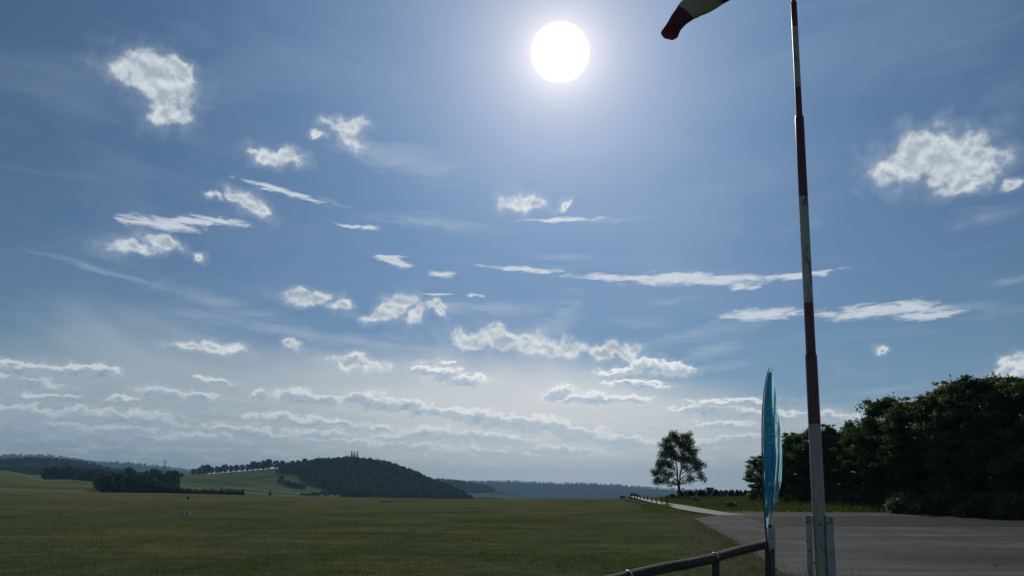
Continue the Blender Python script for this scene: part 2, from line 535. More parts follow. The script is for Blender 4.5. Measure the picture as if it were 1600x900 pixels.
def height(x, y):
    r_ = math.hypot(x, y)
    if r_ <= 60: return 0.0
    a = math.atan2(x, y)
    u = min(max((a - AZ0) / AZD, 0), 1198.999)
    j = int(u); fu = u - j
    i = 0
    while i < len(RR) - 2 and r_ > RR[i + 1]: i += 1
    t = min((r_ - RR[i]) / (RR[i + 1] - RR[i]), 1.0)
    t = t * t * (3 - 2 * t)
    z = (TAB_REG[i][j] * (1 - fu) + TAB_REG[i][j + 1] * fu) * (1 - t) + (TAB_REG[i + 1][j] * (1 - fu) + TAB_REG[i + 1][j + 1] * fu) * t
    if r_ > 500:
        z += mnoise.noise(Vector((x * 0.004, y * 0.004, 3.1))) * min((r_ - 500) / 500, 1) * (1.2 + r_ * 0.0004)
    return z


STEPS = []
_r = 6.0
while _r < 9100:
    STEPS.append(_r); _r *= 1.012


def hit(px, py, rmin=4.0):
    """where the line of sight through a place of the photograph meets the terrain"""
    d = ray(px, py)
    h = math.hypot(d.x, d.y)
    d = d / h
    prev = rmin
    for r_ in STEPS:
        if r_ <= rmin: continue
        if EYE + d.z * r_ <= height(d.x * r_, d.y * r_):
            lo, hi = prev, r_
            for _ in range(18):
                md = (lo + hi) / 2
                if EYE + d.z * md <= height(d.x * md, d.y * md): hi = md
                else: lo = md
            return Vector((d.x * hi, d.y * hi, height(d.x * hi, d.y * hi)))
        prev = r_
    return None


def at(px, r_):
    """ground point in the direction of a picture column at a distance"""
    a = azel(px, 774)[0]
    x, y = math.sin(a) * r_, math.cos(a) * r_
    return Vector((x, y, height(x, y)))


def ground_mesh():
    azs = np.concatenate([np.radians(np.arange(-180, -42, 3.0)), np.radians(np.arange(-42, 42, 0.14)), np.radians(np.arange(42, 180, 3.0))])
    rs = [0.0, 2.0, 5, 10, 16, 24, 34, 46, 60] + list(np.arange(70, 180, 9)) + list(np.arange(185, 520, 16)) + list(np.geomspace(525, 9190, 130))
    rs = sorted(set(rs + [r_ for r_ in RR if r_ > 60] + [r_ * 0.97 for r_ in RR if r_ > 1000] + [r_ * 1.03 for r_ in RR if 1000 < r_ < 8000]))
    na = len(azs)
    vs = [(0.0, 0.0, 0.0)]
    for r_ in rs[1:]:
        for a in azs:
            x, y = math.sin(a) * r_, math.cos(a) * r_
            vs.append((x, y, height(x, y)))
    fs = []
    for j in range(na):
        fs.append((0, 1 + (j + 1) % na, 1 + j))
    for i in range(len(rs) - 2):
        for j in range(na):
            a, b = 1 + i * na + j, 1 + i * na + (j + 1) % na
            fs.append((a, b, b + na, a + na))
    m_ = D.meshes.new('ground')
    m_.from_pydata(vs, [], fs)
    m_.update()
    m_.flip_normals()
    return m_


EDGE_A, EDGE_B = hit(1085, 811), hit(1215, 893)       # left edge of the asphalt
_e = (EDGE_B - EDGE_A); _e.z = 0; _e.normalize()
EDGE_N = Vector((-_e.y, _e.x, 0))
if EDGE_N.x > 0: EDGE_N = -EDGE_N                     # points to the grass side


def mat_ground(t, bs):
    p = pos(t)
    r_ = t.v('LENGTH', p)
    n1, _ = t.noise(p, 0.012, 4, 0.55, 0.3)
    n2, _ = t.noise(p, 0.10, 5, 0.6, 0.4)
    n3, _ = t.noise(p, 1.1, 5, 0.65)
    n4, _ = t.noise(p, 14.0, 5, 0.75)
    g = t.ramp(n4, [(0.30, (0.048, 0.062, 0.028)), (0.5, (0.075, 0.090, 0.043)), (0.72, (0.110, 0.122, 0.064))])
    st, _ = t.noise(t.v('MULTIPLY', p, (0.16, 1.0, 1)), 0.55, 5, 0.65, 0.3)
    g = t.mix(1.0, g, t.ramp(st, [(0.32, (0.78, 0.82, 0.80)), (0.5, (1, 1, 1)), (0.66, (1.24, 1.18, 1.18))]), 'MULTIPLY')
    g2 = t.ramp(n2, [(0.35, (0.62, 0.80, 0.62)), (0.5, (1, 1, 1)), (0.64, (1.35, 1.18, 1.15))])
    col = t.mix(1.0, g, g2, 'MULTIPLY')
    g3 = t.ramp(n3, [(0.3, 0.72), (0.7, 1.32)])
    col = t.mix(1.0, col, g3, 'MULTIPLY')
    # dry, hay coloured patches, more of them far out on the airfield
    dry = t.m('MULTIPLY', t.step(n1, 0.44, 0.60), t.step(r_, 60, 200, 0.2, 1.0))
    col = t.mix(t.m('MULTIPLY', dry, 0.45), col, (0.150, 0.125, 0.075, 1))
    # meadows and woodland floor far away
    far = t.step(r_, 395, 470)
    edge = t.m('MULTIPLY', t.step(r_, 330, 372), t.step(r_, 400, 392))
    col = t.mix(t.m('MULTIPLY', edge, 0.45), col, (0.16, 0.14, 0.085, 1))
    mead = t.mix(t.step(n1, 0.4, 0.6), (0.066, 0.094, 0.038, 1), (0.104, 0.122, 0.050, 1))
    col = t.mix(far, col, mead)
    ms, _ = t.noise(t.v('MULTIPLY', p, (0.25, 1.0, 1)), 0.022, 4, 0.6, 0.4)
    col = t.mix(t.m('MULTIPLY', far, t.step(ms, 0.52, 0.60, 0, 0.7)), col, (0.15, 0.155, 0.075, 1))
    col = t.mix(t.m('MULTIPLY', far, t.step(ms, 0.46, 0.38, 0, 0.7)), col, (0.038, 0.066, 0.024, 1))
    wood = t.step(r_, 1750, 1950)
    col = t.mix(wood, col, (0.022, 0.032, 0.018, 1))
    lf = t.m('MULTIPLY', t.step(r_, 2650, 2750), t.step(r_, 3250, 3150))
    col = t.mix(lf, col, (0.08, 0.10, 0.045, 1))
    px_ = t.sep(p)
    azg = t.m('ARCTAN2', px_[0], px_[1])
    vg = t.m('MULTIPLY', t.m('MULTIPLY', t.step(r_, 66, 70), t.step(r_, 86, 81)), t.step(azg, 0.24, 0.30))  # mown verge behind the asphalt, its sunlit look put into the colour
    col = t.mix(t.m('MULTIPLY', vg, 0.75), col, t.mix(1.0, (0.15, 0.19, 0.075, 1), t.ramp(n3, [(0.3, 0.75), (0.7, 1.2)]), 'MULTIPLY'))
    # bare soil and gravel along the asphalt
    rel = t.v('SUBTRACT', p, tuple(EDGE_A))
    sd = t.v('DOT_PRODUCT', rel, tuple(EDGE_N))
    al = t.v('DOT_PRODUCT', rel, tuple(_e))
    sdn = t.m('ADD', sd, t.m('MULTIPLY', t.m('SUBTRACT', n3, 0.5), 3.2))
    soil = t.m('MULTIPLY', t.step(sdn, 2.3, 0.7), t.m('MULTIPLY', t.step(al, -6, 2), t.step(sd, -2.5, -1.0)))
    n5, _ = t.noise(p, 5.0, 6, 0.75)
    sc = t.ramp(n5, [(0.32, (0.030, 0.026, 0.018)), (0.5, (0.085, 0.074, 0.056)), (0.66, (0.17, 0.155, 0.12))])
    col = t.mix(t.m('MULTIPLY', soil, t.step(n5, 0.36, 0.56, 0.35, 1.0)), col, sc)
    t.put(bs.inputs['Base Color'], col)
    bump(t, bs, t.m('ADD', n4, t.m('MULTIPLY', n3, 2.0)), 0.7, 0.06)


ground = obj('ground', ground_mesh(), material('grass_ground', mat_ground, 1.0, 0.0), smooth=True)
tag(ground, kind='structure')


def sheet(name, rows, mat, lift=0.02, sub=24):
    """a sheet lying on the terrain: rows of (picture row, left column, right column)"""
    g = []
    for y, x0, x1 in rows:
        q = [hit(x0 + (x1 - x0) * k / sub, y) for k in range(sub + 1)]
        g.append([v + Vector((0, 0, lift + max(0.0, math.hypot(v.x, v.y) - 52) * 0.0025)) for v in q])
    mb = MB().grid(g)
    o = mb.build(name, mat)
    m_ = o.data
    if m_.polygons[0].normal.z < 0: m_.flip_normals()
    return o


def mat_asphalt(t, bs):
    p = pos(t)
    n1, _ = t.noise(p, 0.16, 4, 0.55, 0.6)
    n2, _ = t.noise(p, 1.2, 6, 0.7)
    n3, _ = t.noise(p, 60, 3, 0.7)
    c_ = t.ramp(n1, [(0.38, (0.030, 0.033, 0.036)), (0.52, (0.048, 0.051, 0.055)), (0.62, (0.074, 0.076, 0.077))])
    c_ = t.mix(1.0, c_, t.ramp(n2, [(0.3, 0.72), (0.5, 1.0), (0.75, 1.22)]), 'MULTIPLY')
    c_ = t.mix(1.0, c_, t.ramp(n3, [(0.3, 0.8), (0.7, 1.25)]), 'MULTIPLY')
    bd, _ = t.noise(t.v('MULTIPLY', p, (0.10, 1.0, 1)), 0.9, 4, 0.6, 0.2)
    c_ = t.mix(1.0, c_, t.ramp(bd, [(0.35, 0.72), (0.5, 1.0), (0.66, 1.35)]), 'MULTIPLY')
    # cracks
    vo = t.new('ShaderNodeTexVoronoi', feature='DISTANCE_TO_EDGE')
    t.put(vo.inputs['Vector'], t.v('ADD', p, t.v('SCALE', t.noise(p, 0.7, 3, 0.6)[1], None, 1.6)))
    vo.inputs['Scale'].default_value = 0.14
    cr = t.step(vo.outputs['Distance'], 0.02, 0.004)
    c_ = t.mix(t.m('MULTIPLY', cr, t.step(n2, 0.42, 0.6)), c_, (0.02, 0.02, 0.018, 1))
    t.put(bs.inputs['Base Color'], c_)
    t.put(bs.inputs['Roughness'], t.step(n2, 0.3, 0.7, 0.85, 1.0))
    bump(t, bs, n3, 0.35, 0.004)


ASPHALT = material('asphalt', mat_asphalt, 0.85, 0.06)
rows = [(803.2, 1134, 1660), (805.5, 1126, 1700), (808, 1108, 1730), (811, 1085, 1760), (818, 1097, 1800), (826, 1112, 1840), (835, 1128, 1880), (845, 1146, 1920), (855, 1163, 1960),
        (866, 1180, 2000), (878, 1198, 2060), (892, 1217, 2120), (910, 1240, 2200), (940, 1276, 2300)]
# a ragged edge where the grass eats into the asphalt
rng = random.Random(4)
fine = []
for i in range(len(rows) - 1):
    (y0, a0, b0), (y1, a1, b1) = rows[i], rows[i + 1]
    k = max(1, int((y1 - y0) / 1.5))
    for j in range(k):
        f = j / k
        fine.append((y0 + (y1 - y0) * f, a0 + (a1 - a0) * f + rng.uniform(-1, 1) * (0.6 + (y0 - 800) * 0.035), b0 + (b1 - b0) * f))
fine.append(rows[-1])
apron = tag(sheet('asphalt_apron', fine, ASPHALT, 0.012), kind='structure')
P_DARK = material('asphalt_patch', lambda t, bs: (t.put(bs.inputs['Base Color'], t.mix(1.0, (0.017, 0.017, 0.020, 1), t.ramp(t.noise(pos(t), 1.4, 6, 0.7)[0], [(0.3, 0.75), (0.7, 1.25)]), 'MULTIPLY'))), 0.9, 0.05)
tag(sheet('asphalt_patch', [(807.5, 1157, 1720), (812, 1172, 1740), (817, 1186, 1760), (820, 1192, 1770), (824, 1200, 1775)], P_DARK, 0.018), kind='structure')
SEAM = material('pale_seam', lambda t, bs: (t.put(bs.inputs['Base Color'], t.ramp(t.noise(pos(t), 2.5, 4, 0.7)[0], [(0.4, (0.05, 0.05, 0.05)), (0.6, (0.12, 0.115, 0.105))]))), 0.9, 0.2)
tag(sheet('asphalt_seam', [(807.3, 1154.0, 1155.6), (812, 1168, 1169.8), (817, 1182, 1184.2), (822, 1195, 1197.6)], SEAM, 0.024, 1), kind='structure')
PATH = material('track', lambda t, bs: (t.put(bs.inputs['Base Color'], t.mix(1.0, (0.056, 0.057, 0.060, 1), t.ramp(t.noise(pos(t), 0.9, 5, 0.7)[0], [(0.3, 0.7), (0.7, 1.2)]), 'MULTIPLY'))), 0.75, 0.15)
tag(sheet('track', [(777.2, 981, 986), (778.2, 984, 993), (779.5, 988, 1000), (781.2, 994, 1008), (783.5, 1002, 1020), (786, 1013, 1033), (789, 1028, 1052), (792, 1040, 1072), (795, 1052, 1091), (798, 1066, 1110), (801, 1084, 1127), (803.2, 1100, 1140), (806, 1120, 1168)], PATH, 0.030, 6), kind='structure')

# ------------------------------------------------------------------ plants
def leaf_mat(name, a, b, trans=0.25, spec=0.12, far=False):
    def fn(t, bs):
        g = t.new('ShaderNodeNewGeometry')
        oi = t.new('ShaderNodeObjectInfo')
        n, _ = t.noise(g.outputs['Position'], 0.35, 3, 0.6)
        f = t.m('ADD', t.m('MULTIPLY', g.outputs['Random Per Island'], 0.55), t.m('MULTIPLY', n, 0.45))
        if far:                                                # whole crowns differ in tone
            f = t.m('ADD', t.m('MULTIPLY', g.outputs['Random Per Island'], 0.15), t.m('MULTIPLY', t.step(t.noise(g.outputs['Position'], 0.085, 2, 0.5)[0], 0.38, 0.62), 0.85))
        f = t.m('ADD', f, t.m('MULTIPLY', t.m('SUBTRACT', oi.outputs['Random'], 0.5), 0.25), None, True)
        c_ = t.mix(f, a + (1,), b + (1,))
        t.put(bs.inputs['Base Color'], c_)
        tr = t.new('ShaderNodeBsdfTranslucent')
        t.put(tr.inputs[0], t.mix(1.0, c_, (1.1, 1.25, 0.6, 1), 'MULTIPLY'))
        mx = t.new('ShaderNodeMixShader'); mx.inputs[0].default_value = trans
        t.nt.links.new(bs.outputs[0], mx.inputs[1]); t.nt.links.new(tr.outputs[0], mx.inputs[2])
        t.nt.links.new(mx.outputs[0], t.nt.nodes['Material Output'].inputs['Surface'])
    return material(name, fn, 0.65, spec)


LEAF = leaf_mat('leaves', (0.046, 0.074, 0.036), (0.125, 0.162, 0.070), 0.36)
LEAF_PALE = leaf_mat('silver_green_leaves', (0.060, 0.085, 0.045), (0.17, 0.20, 0.11), 0.42)
LEAF_MID = leaf_mat('mid_green_leaves', (0.032, 0.052, 0.020), (0.095, 0.125, 0.045), 0.40)
LEAF_FAR = leaf_mat('woodland_leaves', (0.020, 0.042, 0.024), (0.088, 0.135, 0.062), 0.0, 0.0, True)
NEEDLE = leaf_mat('needles', (0.010, 0.022, 0.014), (0.028, 0.045, 0.024), 0.05, 0.03)
GRASS = leaf_mat('grass_blades', (0.054, 0.072, 0.028), (0.118, 0.132, 0.060), 0.26, 0.02)
STRAW = leaf_mat('dry_stems', (0.060, 0.058, 0.030), (0.170, 0.150, 0.085), 0.3)
BARK = material('bark', lambda t, bs: (t.put(bs.inputs['Base Color'], t.ramp(t.noise(t.v('MULTIPLY', opos(t), (6, 6, 1.2)), 3, 5, 0.7)[0], [(0.3, (0.035, 0.028, 0.022)), (0.7, (0.12, 0.10, 0.08))]))), 0.9, 0.2)


def leaf_cloud(rs, centers, sig, n_each, size, flat=0.7):
    """leaf faces scattered round points"""
    out = []
    for (c_, s_, n) in zip(centers, sig, n_each):
        d = rs.normal(size=(n, 3)) * np.array([s_, s_, s_ * flat])
        keep = np.linalg.norm(d / s_, axis=1) < 1.9
        d = d[keep]
        out.append(d + np.array(c_))
    C = np.concatenate(out)
    n = len(C)
    nrm = rs.normal(size=(n, 3)) + np.array([0, 0, 0.9]); nrm /= np.linalg.norm(nrm, axis=1)[:, None]
    t1 = np.cross(nrm, rs.normal(size=(n, 3))); t1 /= np.linalg.norm(t1, axis=1)[:, None]
    t2 = np.cross(nrm, t1)
    L = size * rs.uniform(0.6, 1.35, (n, 1)); Wd = L * rs.uniform(0.4, 0.65, (n, 1))
    V = np.stack([C - t1 * L, C - t2 * Wd + nrm * Wd * 0.3, C + t1 * L, C + t2 * Wd + nrm * Wd * 0.3], 1)
    return V.reshape(-1, 3)


def limb(mb, p0, p1, r0, r1, sag, rr, n=6, segs=5):
    pts = []
    p0, p1 = Vector(p0), Vector(p1)
    for k in range(segs + 1):
        f = k / segs
        p = p0.lerp(p1, f)
        p += Vector((rr.uniform(-1, 1), rr.uniform(-1, 1), 0)) * (p1 - p0).length * 0.03 * math.sin(f * math.pi)
        p.z += math.sin(f * math.pi) * sag
        pts.append(p)
    mb.tube(pts, [r0 + (r1 - r0) * k / segs for k in range(segs + 1)], n)
    return pts


def broadleaf(seed, H, rad, low=0.12, nlimb=26, leaf=0.26, n_leaf=11000, peaks=5, topw=0.35):
    """tall tree with its crown down to near the ground; returns meshes of trunk and crown"""
    rr = random.Random(seed); rs = np.random.RandomState(seed)
    mb = MB()
    limb(mb, (0, 0, -0.4), (rr.uniform(-.3, .3), rr.uniform(-.3, .3), H * 0.88), H * 0.022, 0.03, 0, rr, 8, 9)
    cs, sg, w = [], [], []
    for k in range(nlimb):
        f = low + (0.97 - low) * (k + rr.random()) / nlimb
        prof = (math.sin(min(1, (f - low * 0.5) / 0.45) * math.pi / 2) if f < 0.5 else 1 - (1 - topw) * ((f - 0.5) / 0.5) ** 1.6)
        a = k * 2.4 + rr.uniform(-.5, .5)
        L = rad * prof * rr.uniform(0.55, 1.15)
        z0 = H * f * 0.82
        tip = Vector((math.cos(a) * L, math.sin(a) * L, H * f + rr.uniform(-.2, .6)))
        limb(mb, (0, 0, z0), tip, H * 0.009 * (1.2 - f), 0.015, 0.3, rr, 5, 4)
        for q in range(6):
            g = rr.uniform(0.35, 1.05)
            c_ = Vector((0, 0, z0)).lerp(tip, g) + Vector((rr.gauss(0, .12), rr.gauss(0, .12), rr.gauss(0, .09))) * rad
            cs.append(tuple(c_)); sg.append(rad * rr.uniform(0.07, 0.15)); w.append(1)
    for k in range(peaks):                                     # sprigs that stick out of the top
        a, L = rr.uniform(0, 6.28), rad * topw * rr.random()
        cs.append((math.cos(a) * L, math.sin(a) * L, H * rr.uniform(0.93, 1.0))); sg.append(rad * 0.05); w.append(0.25)
        for q in range(3): cs.append((math.cos(a) * L + rr.gauss(0, .12) * rad, math.sin(a) * L, H * rr.uniform(0.86, 0.95))); sg.append(rad * 0.08); w.append(0.5)
    w = np.array(w) / sum(w)
    V = leaf_cloud(rs, cs, sg, (w * n_leaf).astype(int) + 4, leaf, 0.45)
    return mb.mesh('trunk'), poly_mesh('crown', V, 4)


def put_tree(name, meshes, mats, loc, scale, rz, label, cat, group, tall=None):
    t_ = empty(name, loc, rz)
    t_.scale = (scale[0], scale[0], scale[1])
    tag(t_, label, cat, group)
    a = obj('trunk', meshes[0], mats[0], t_)
    b = obj('crown', meshes[1], mats[1], t_)
    return t_

ORD = ['first', 'second', 'third', 'fourth', 'fifth', 'sixth', 'seventh', 'eighth', 'ninth', 'tenth', 'eleventh', 'twelfth', 'thirteenth', 'fourteenth', 'fifteenth',
       'sixteenth', 'seventeenth', 'eighteenth', 'nineteenth', 'twentieth']


def zat(px, py, r_):
    d = ray(px, py)
    h = math.hypot(d.x, d.y)
    return Vector((d.x / h * r_, d.y / h * r_, EYE + d.z / h * r_))


def blades(name, pts, hs, ws, mat, rs, lean=0.35, label=None):
    """one mesh of single grass blades: a root point, height and width each"""
    P_ = np.array(pts); n = len(P_)
    a = rs.uniform(0, 6.283, n)
    side = np.stack([np.cos(a), np.sin(a), np.zeros(n)], 1) * np.array(ws)[:, None] * 0.5
    tip = rs.normal(size=(n, 3)) * lean; tip[:, 2] = 1
    tip = P_ + tip * np.array(hs)[:, None]
    base_ = P_ - np.array([0, 0, 0.02])
    V = np.stack([base_ - side, base_ + side, tip], 1).reshape(-1, 3)
    return obj(name, poly_mesh(name, V, 3), mat)


# ---- tall trees on the right
KINDS = [broadleaf(11, 14, 4.6, 0.10, 30, 0.185, 24000, 10, 0.30), broadleaf(12, 14, 4.2, 0.07, 32, 0.175, 24000, 9, 0.22),
         broadleaf(13, 14, 5.0, 0.10, 30, 0.19, 24000, 12, 0.40), broadleaf(14, 14, 3.9, 0.06, 34, 0.17, 24000, 8, 0.16)]
RIGHT = [  # column, row of the top, distance, kind, width factor, pale?
    (1186, 716, 112, 3, 0.62, 0), (1206, 704, 109, 1, 0.62, 0), (1228, 690, 106, 0, 0.66, 1), (1252, 676, 103, 2, 0.66, 0), (1278, 668, 100, 1, 0.72, 0), (1306, 664, 98, 0, 0.70, 0),
    (1345, 662, 93, 3, 0.80, 1), (1330, 676, 99, 1, 0.7, 0), (1372, 652, 92, 1, 0.74, 0), (1402, 620, 90, 2, 0.86, 0), (1428, 632, 84, 3, 0.98, 1), (1450, 622, 88, 0, 0.95, 0),
    (1476, 612, 84, 1, 0.95, 0), (1505, 598, 82, 0, 1.0, 0), (1540, 588, 80, 2, 0.95, 0), (1572, 590, 79, 1, 1.0, 0), (1604, 600, 78, 0, 1.0, 0), (1640, 588, 77, 2, 1.0, 0), (1690, 585, 75, 1, 1.0, 0)]
BACK = [(1240, 700, 116), (1290, 690, 112), (1395, 660, 104), (1440, 650, 100), ]
rr = random.Random(77)
LOOK = {0: 'broad dark crown', 1: 'narrow leafy crown', 2: 'wide dark crown', 3: 'slim bushy crown'}
for k, (px, py, r_, kd, wf, pale) in enumerate(RIGHT):
    b = at(px, r_)
    H = zat(px, py, r_).z - b.z
    lab = '%s tall tree from the left end of the wood, %s' % (ORD[k], 'paler silvery green crown' if pale else LOOK[kd])
    put_tree('broadleaf_tree', KINDS[kd], (BARK, LEAF_PALE if pale else (LEAF_MID if k % 3 == 0 else LEAF)), b, (wf * 0.92, H / 14 * 1.0), rr.uniform(0, 6.28), lab, 'tree', 'tall trees along the asphalt')
for k, (px, py, r_) in enumerate(BACK):
    b = at(px, r_)
    H = zat(px, py, r_).z - b.z
    put_tree('broadleaf_tree', KINDS[(k * 3 + 1) % 4], (BARK, LEAF), b, (0.85, H / 14), rr.uniform(0, 6.28),
             'dark tree in the back row of the wood, mostly hidden behind the front trees', 'tree', 'back row of the wood')

# crowns of shade-tolerant bushes under the wood
def bush_mesh(seed, n=3400, leaf=0.085):
    rs = np.random.RandomState(seed)
    q = rs.normal(size=(26, 3)); q /= np.linalg.norm(q, axis=1)[:, None]
    q = q * rs.uniform(0.35, 0.85, (26, 1)); q[:, 2] = np.abs(q[:, 2]) * 1.0 + 0.12
    return poly_mesh('foliage', leaf_cloud(rs, q, np.full(26, 0.22), np.full(26, n // 26), leaf), 4)


BUSH = [bush_mesh(s) for s in (1, 2, 3)]
UNDER = [(1190, 108, 1.8), (1215, 104, 2.0), (1240, 100, 1.8), (1300, 94, 1.9), (1322, 92, 1.6), (1345, 92, 1.8), (1368, 91, 2.2), (1392, 88, 1.9), (1425, 79, 2.0), (1455, 80, 1.7), (1490, 78, 1.9), (1525, 76, 1.8), (1560, 75, 1.9), (1600, 73, 2.0)]
for k, (px, r_, h_) in enumerate(UNDER):
    o = obj('bush', BUSH[k % 3], LEAF, None, at(px, r_))
    o.scale = (h_ * 1.15, h_ * 1.15, h_)
    o.rotation_euler.z = k * 1.3
    tag(o, '%s low bush from the left at the foot of the tall trees' % ORD[k], 'bush', 'bushes at the foot of the wood')
for px, r_, h_, lab in ((1142, 92, 0.75, 'small dark rounded bush in the tall grass right of the lone tree'), (1088, 128, 0.9, 'pale tuft of weeds in the tall grass below the lone tree'),
                        (1052, 170, 1.0, 'low scrub at the foot of the lone tree, left of its trunk'), 
                        (973, 320, 1.1, 'small round bush on the skyline left of the first fence posts')):
    o = obj('bush', BUSH[int(px) % 3], LEAF_PALE if 'pale' in lab else LEAF, None, at(px, r_))
    o.scale = (h_ * (2.6 if 'broad' in lab else 1.3), h_ * 1.4, h_)
    tag(o, lab, 'bush')
o = obj('bush', BUSH[0], LEAF, None, at(991, 330)); o.scale = (2.2, 2, 1.8)
tag(o, 'round dark bush on the skyline just behind the first fence posts', 'bush')

# ---- the lone tree by the track
TR = at(1061, 170)
S = 0.25 / F_PX * 158
rs = np.random.RandomState(5); rr = random.Random(5)
CL = [(1030, 128, 34), (1108, 124, 30), (985, 150, 30), (1060, 160, 42), (1128, 158, 26), (1000, 195, 44), (1095, 195, 42), (1142, 212, 26), (962, 235, 36), (1030, 250, 44), (1098, 262, 42), (1140, 240, 26), (1166, 212, 13),
      (945, 285, 34), (1000, 305, 34), (1150, 285, 34), (1188, 298, 22), (1092, 315, 24), (930, 318, 26), (908, 352, 24), (960, 350, 26), (925, 398, 26), (900, 412, 16), (968, 398, 20), (1000, 360, 20), (1112, 385, 22), (1165, 335, 24),
      (1186, 372, 22), (1204, 398, 11), (1126, 400, 14), (985, 420, 10), (1012, 416, 8), (1070, 405, 12), (1125, 335, 16), (1210, 300, 9), (888, 345, 9), (950, 180, 20), (1075, 108, 14), (1130, 106, 14)]
mb = MB()
loc = lambda cx, cy, dep=0.0: ((cx - 1043) * S, dep, (505 - cy) * S)
tr1 = limb(mb, (0, 0, -0.3), loc(1044, 420), 0.40, 0.26, 0, rr, 10, 6)
st = [limb(mb, loc(1044, 430), loc(1032, 250, 0.3), 0.22, 0.10, 0, rr, 8, 6), limb(mb, loc(1044, 425), loc(1085, 230, -0.3), 0.20, 0.09, 0, rr, 8, 6),
      limb(mb, loc(1032, 255, 0.3), loc(1030, 130, 0.2), 0.10, 0.03, 0, rr, 6, 5), limb(mb, loc(1085, 235, -0.3), loc(1108, 125, 0), 0.09, 0.03, 0, rr, 6, 5)]
cs, sg, nn = [], [], []
for cx, cy, rad in CL:
    dep = rr.uniform(-1, 1) * 2.4 * math.sqrt(max(0.05, 1 - ((cx - 1045) / 175) ** 2))
    side = 0 if cx < 1050 else 1
    src = st[side][min(6, max(0, int((430 - cy - 40) / 190 * 6)))] if cy > 240 else st[2 + side][min(5, max(0, int((250 - cy) / 120 * 5)))]
    tip = loc(cx, cy, dep)
    limb(mb, src, tip, 0.07, 0.02, 0.25, rr, 5, 5)
    m_ = max(3, int(rad * rad / 52))
    for q in range(m_):
        a, rho = rr.uniform(0, 6.28), rad * math.sqrt(rr.random()) * 0.85
        c_ = loc(cx + math.cos(a) * rho, cy + math.sin(a) * rho * 0.85, dep + rr.uniform(-1, 1) * rad * S * 0.9)
        cs.append(c_); sg.append(0.46); nn.append(62)
        if q % 3 == 0: limb(mb, tip, c_, 0.022, 0.008, 0.05, rr, 4, 2)
lone = empty('lone_tree', TR, -math.atan2(TR.x, TR.y))
tag(lone, 'lone deciduous tree with an airy crown standing beside the track', 'tree')
obj('trunk', mb.mesh('trunk'), BARK, lone)
obj('crown', poly_mesh('crown', leaf_cloud(rs, cs, sg, nn, 0.15, 0.85), 4), LEAF, lone)

# ---- young conifers in the plantation behind the grass
def conifer_mesh(seed, n=700, leaf=0.10, w=0.42):
    rs = np.random.RandomState(seed)
    f = rs.uniform(0.02, 1, n) ** 0.9
    a = rs.uniform(0, 6.28, n)
    ring = 1 - 0.25 * ((f * 9) % 1)
    rad = (1 - f) * w * ring * rs.uniform(0.4, 1.05, n) + 0.015
    C = np.stack([np.cos(a) * rad, np.sin(a) * rad, f], 1)
    out = np.stack([np.cos(a), np.sin(a), np.full(n, -0.35)], 1)
    side = np.cross(out, [0, 0, 1.0]) + rs.normal(size=(n, 3)) * 0.2
    L = leaf * (0.5 + (1 - f))[:, None]
    V = np.stack([C - side * L * 0.35, C - out * L * 0.6, C + side * L * 0.35, C + out * L * 0.9], 1)
    return poly_mesh('needles', V.reshape(-1, 3), 4)


CON = [conifer_mesh(s) for s in (1, 2, 3)]
STEM = MB().tube([(0, 0, -0.05), (0, 0, 0.5), (0, 0, 0.97)], [0.022, 0.014, 0.004], 6).mesh('stem')


def conifer(px, r_, H, w, label, cat, group, k, name='conifer', deep=True):
    t_ = empty(name, at(px, r_), k * 1.7)
    t_.scale = (H * w, H * w, H)
    tag(t_, label, cat, group)
    obj('crown', CON[k % 3], NEEDLE, t_)
    if deep: obj('trunk', STEM, BARK, t_)
    return t_


rr = random.Random(9)
for k in range(110):
    px = 1064 + k * 3.1 + rr.uniform(-2, 2)
    conifer(px, rr.choice((188, 196, 205)), rr.uniform(1.7, 2.1), 1.8, 'young dark conifer in the dense plantation band behind the tall grass', 'conifer', 'young conifers of the plantation', k)
STAKE = material('weathered_wood', lambda t, bs: (t.put(bs.inputs['Base Color'], t.ramp(t.noise(t.v('MULTIPLY', opos(t), (30, 30, 3)), 2, 5, 0.7)[0], [(0.3, (0.055, 0.050, 0.042)), (0.7, (0.17, 0.155, 0.13))]))), 0.85, 0.2)
for k in range(12):
    p = at(1078 + k * 27 + rr.uniform(-6, 6), 182)
    mb = MB().tube([(0, 0, -0.3), (0, 0, 1.9)], [0.06, 0.055], 6)
    tag(mb.build('plantation_post', STAKE, None, loc=p), 'slim pale wooden post standing among the young conifers', 'post', 'posts of the plantation fence')

# ---- wooden posts beside the track
FP = [(985.3, 775.6, 780.4), (991.3, 775.6, 781), (995.4, 775.6, 781.7), (1000.4, 775.8, 782.1), (1006.3, 777.3, 782.8), (1011.8, 778, 783.9), (1018.3, 780, 786), (1025.4, 781.5, 788.7), (1034.1, 783, 788), (1042.4, 778.4, 790)]
for k, (px, yt, yb) in enumerate(FP):
    g = hit(px, yb)
    H = (yb - yt) / F_PX * g.length * 1.25
    wd = (1.9 if k < 9 else 2.8) / F_PX * g.length
    mb = MB().tube([(0, 0, -0.3), (0.01, 0, H * 0.5), (0, 0, H)], [wd * 0.5, wd * 0.5, wd * 0.42], 8, jit=0.15)
    tag(mb.build('fence_post', STAKE, None, loc=g), 'tallest, last dark wooden post at the near end of the row beside the track' if k == 9 else '%s dark wooden post from the far end of the row beside the track' % ORD[k], 'post', 'wooden posts beside the track')

# ---- woodland and trees on the far side of the airfield
def crown_blob(rs, n=46):
    q = rs.normal(size=(n, 3)); q /= np.linalg.norm(q, axis=1)[:, None]
    q[:, 2] = q[:, 2] * 0.95 + 0.05
    q *= rs.uniform(0.7, 1.1, (n, 1))
    return q


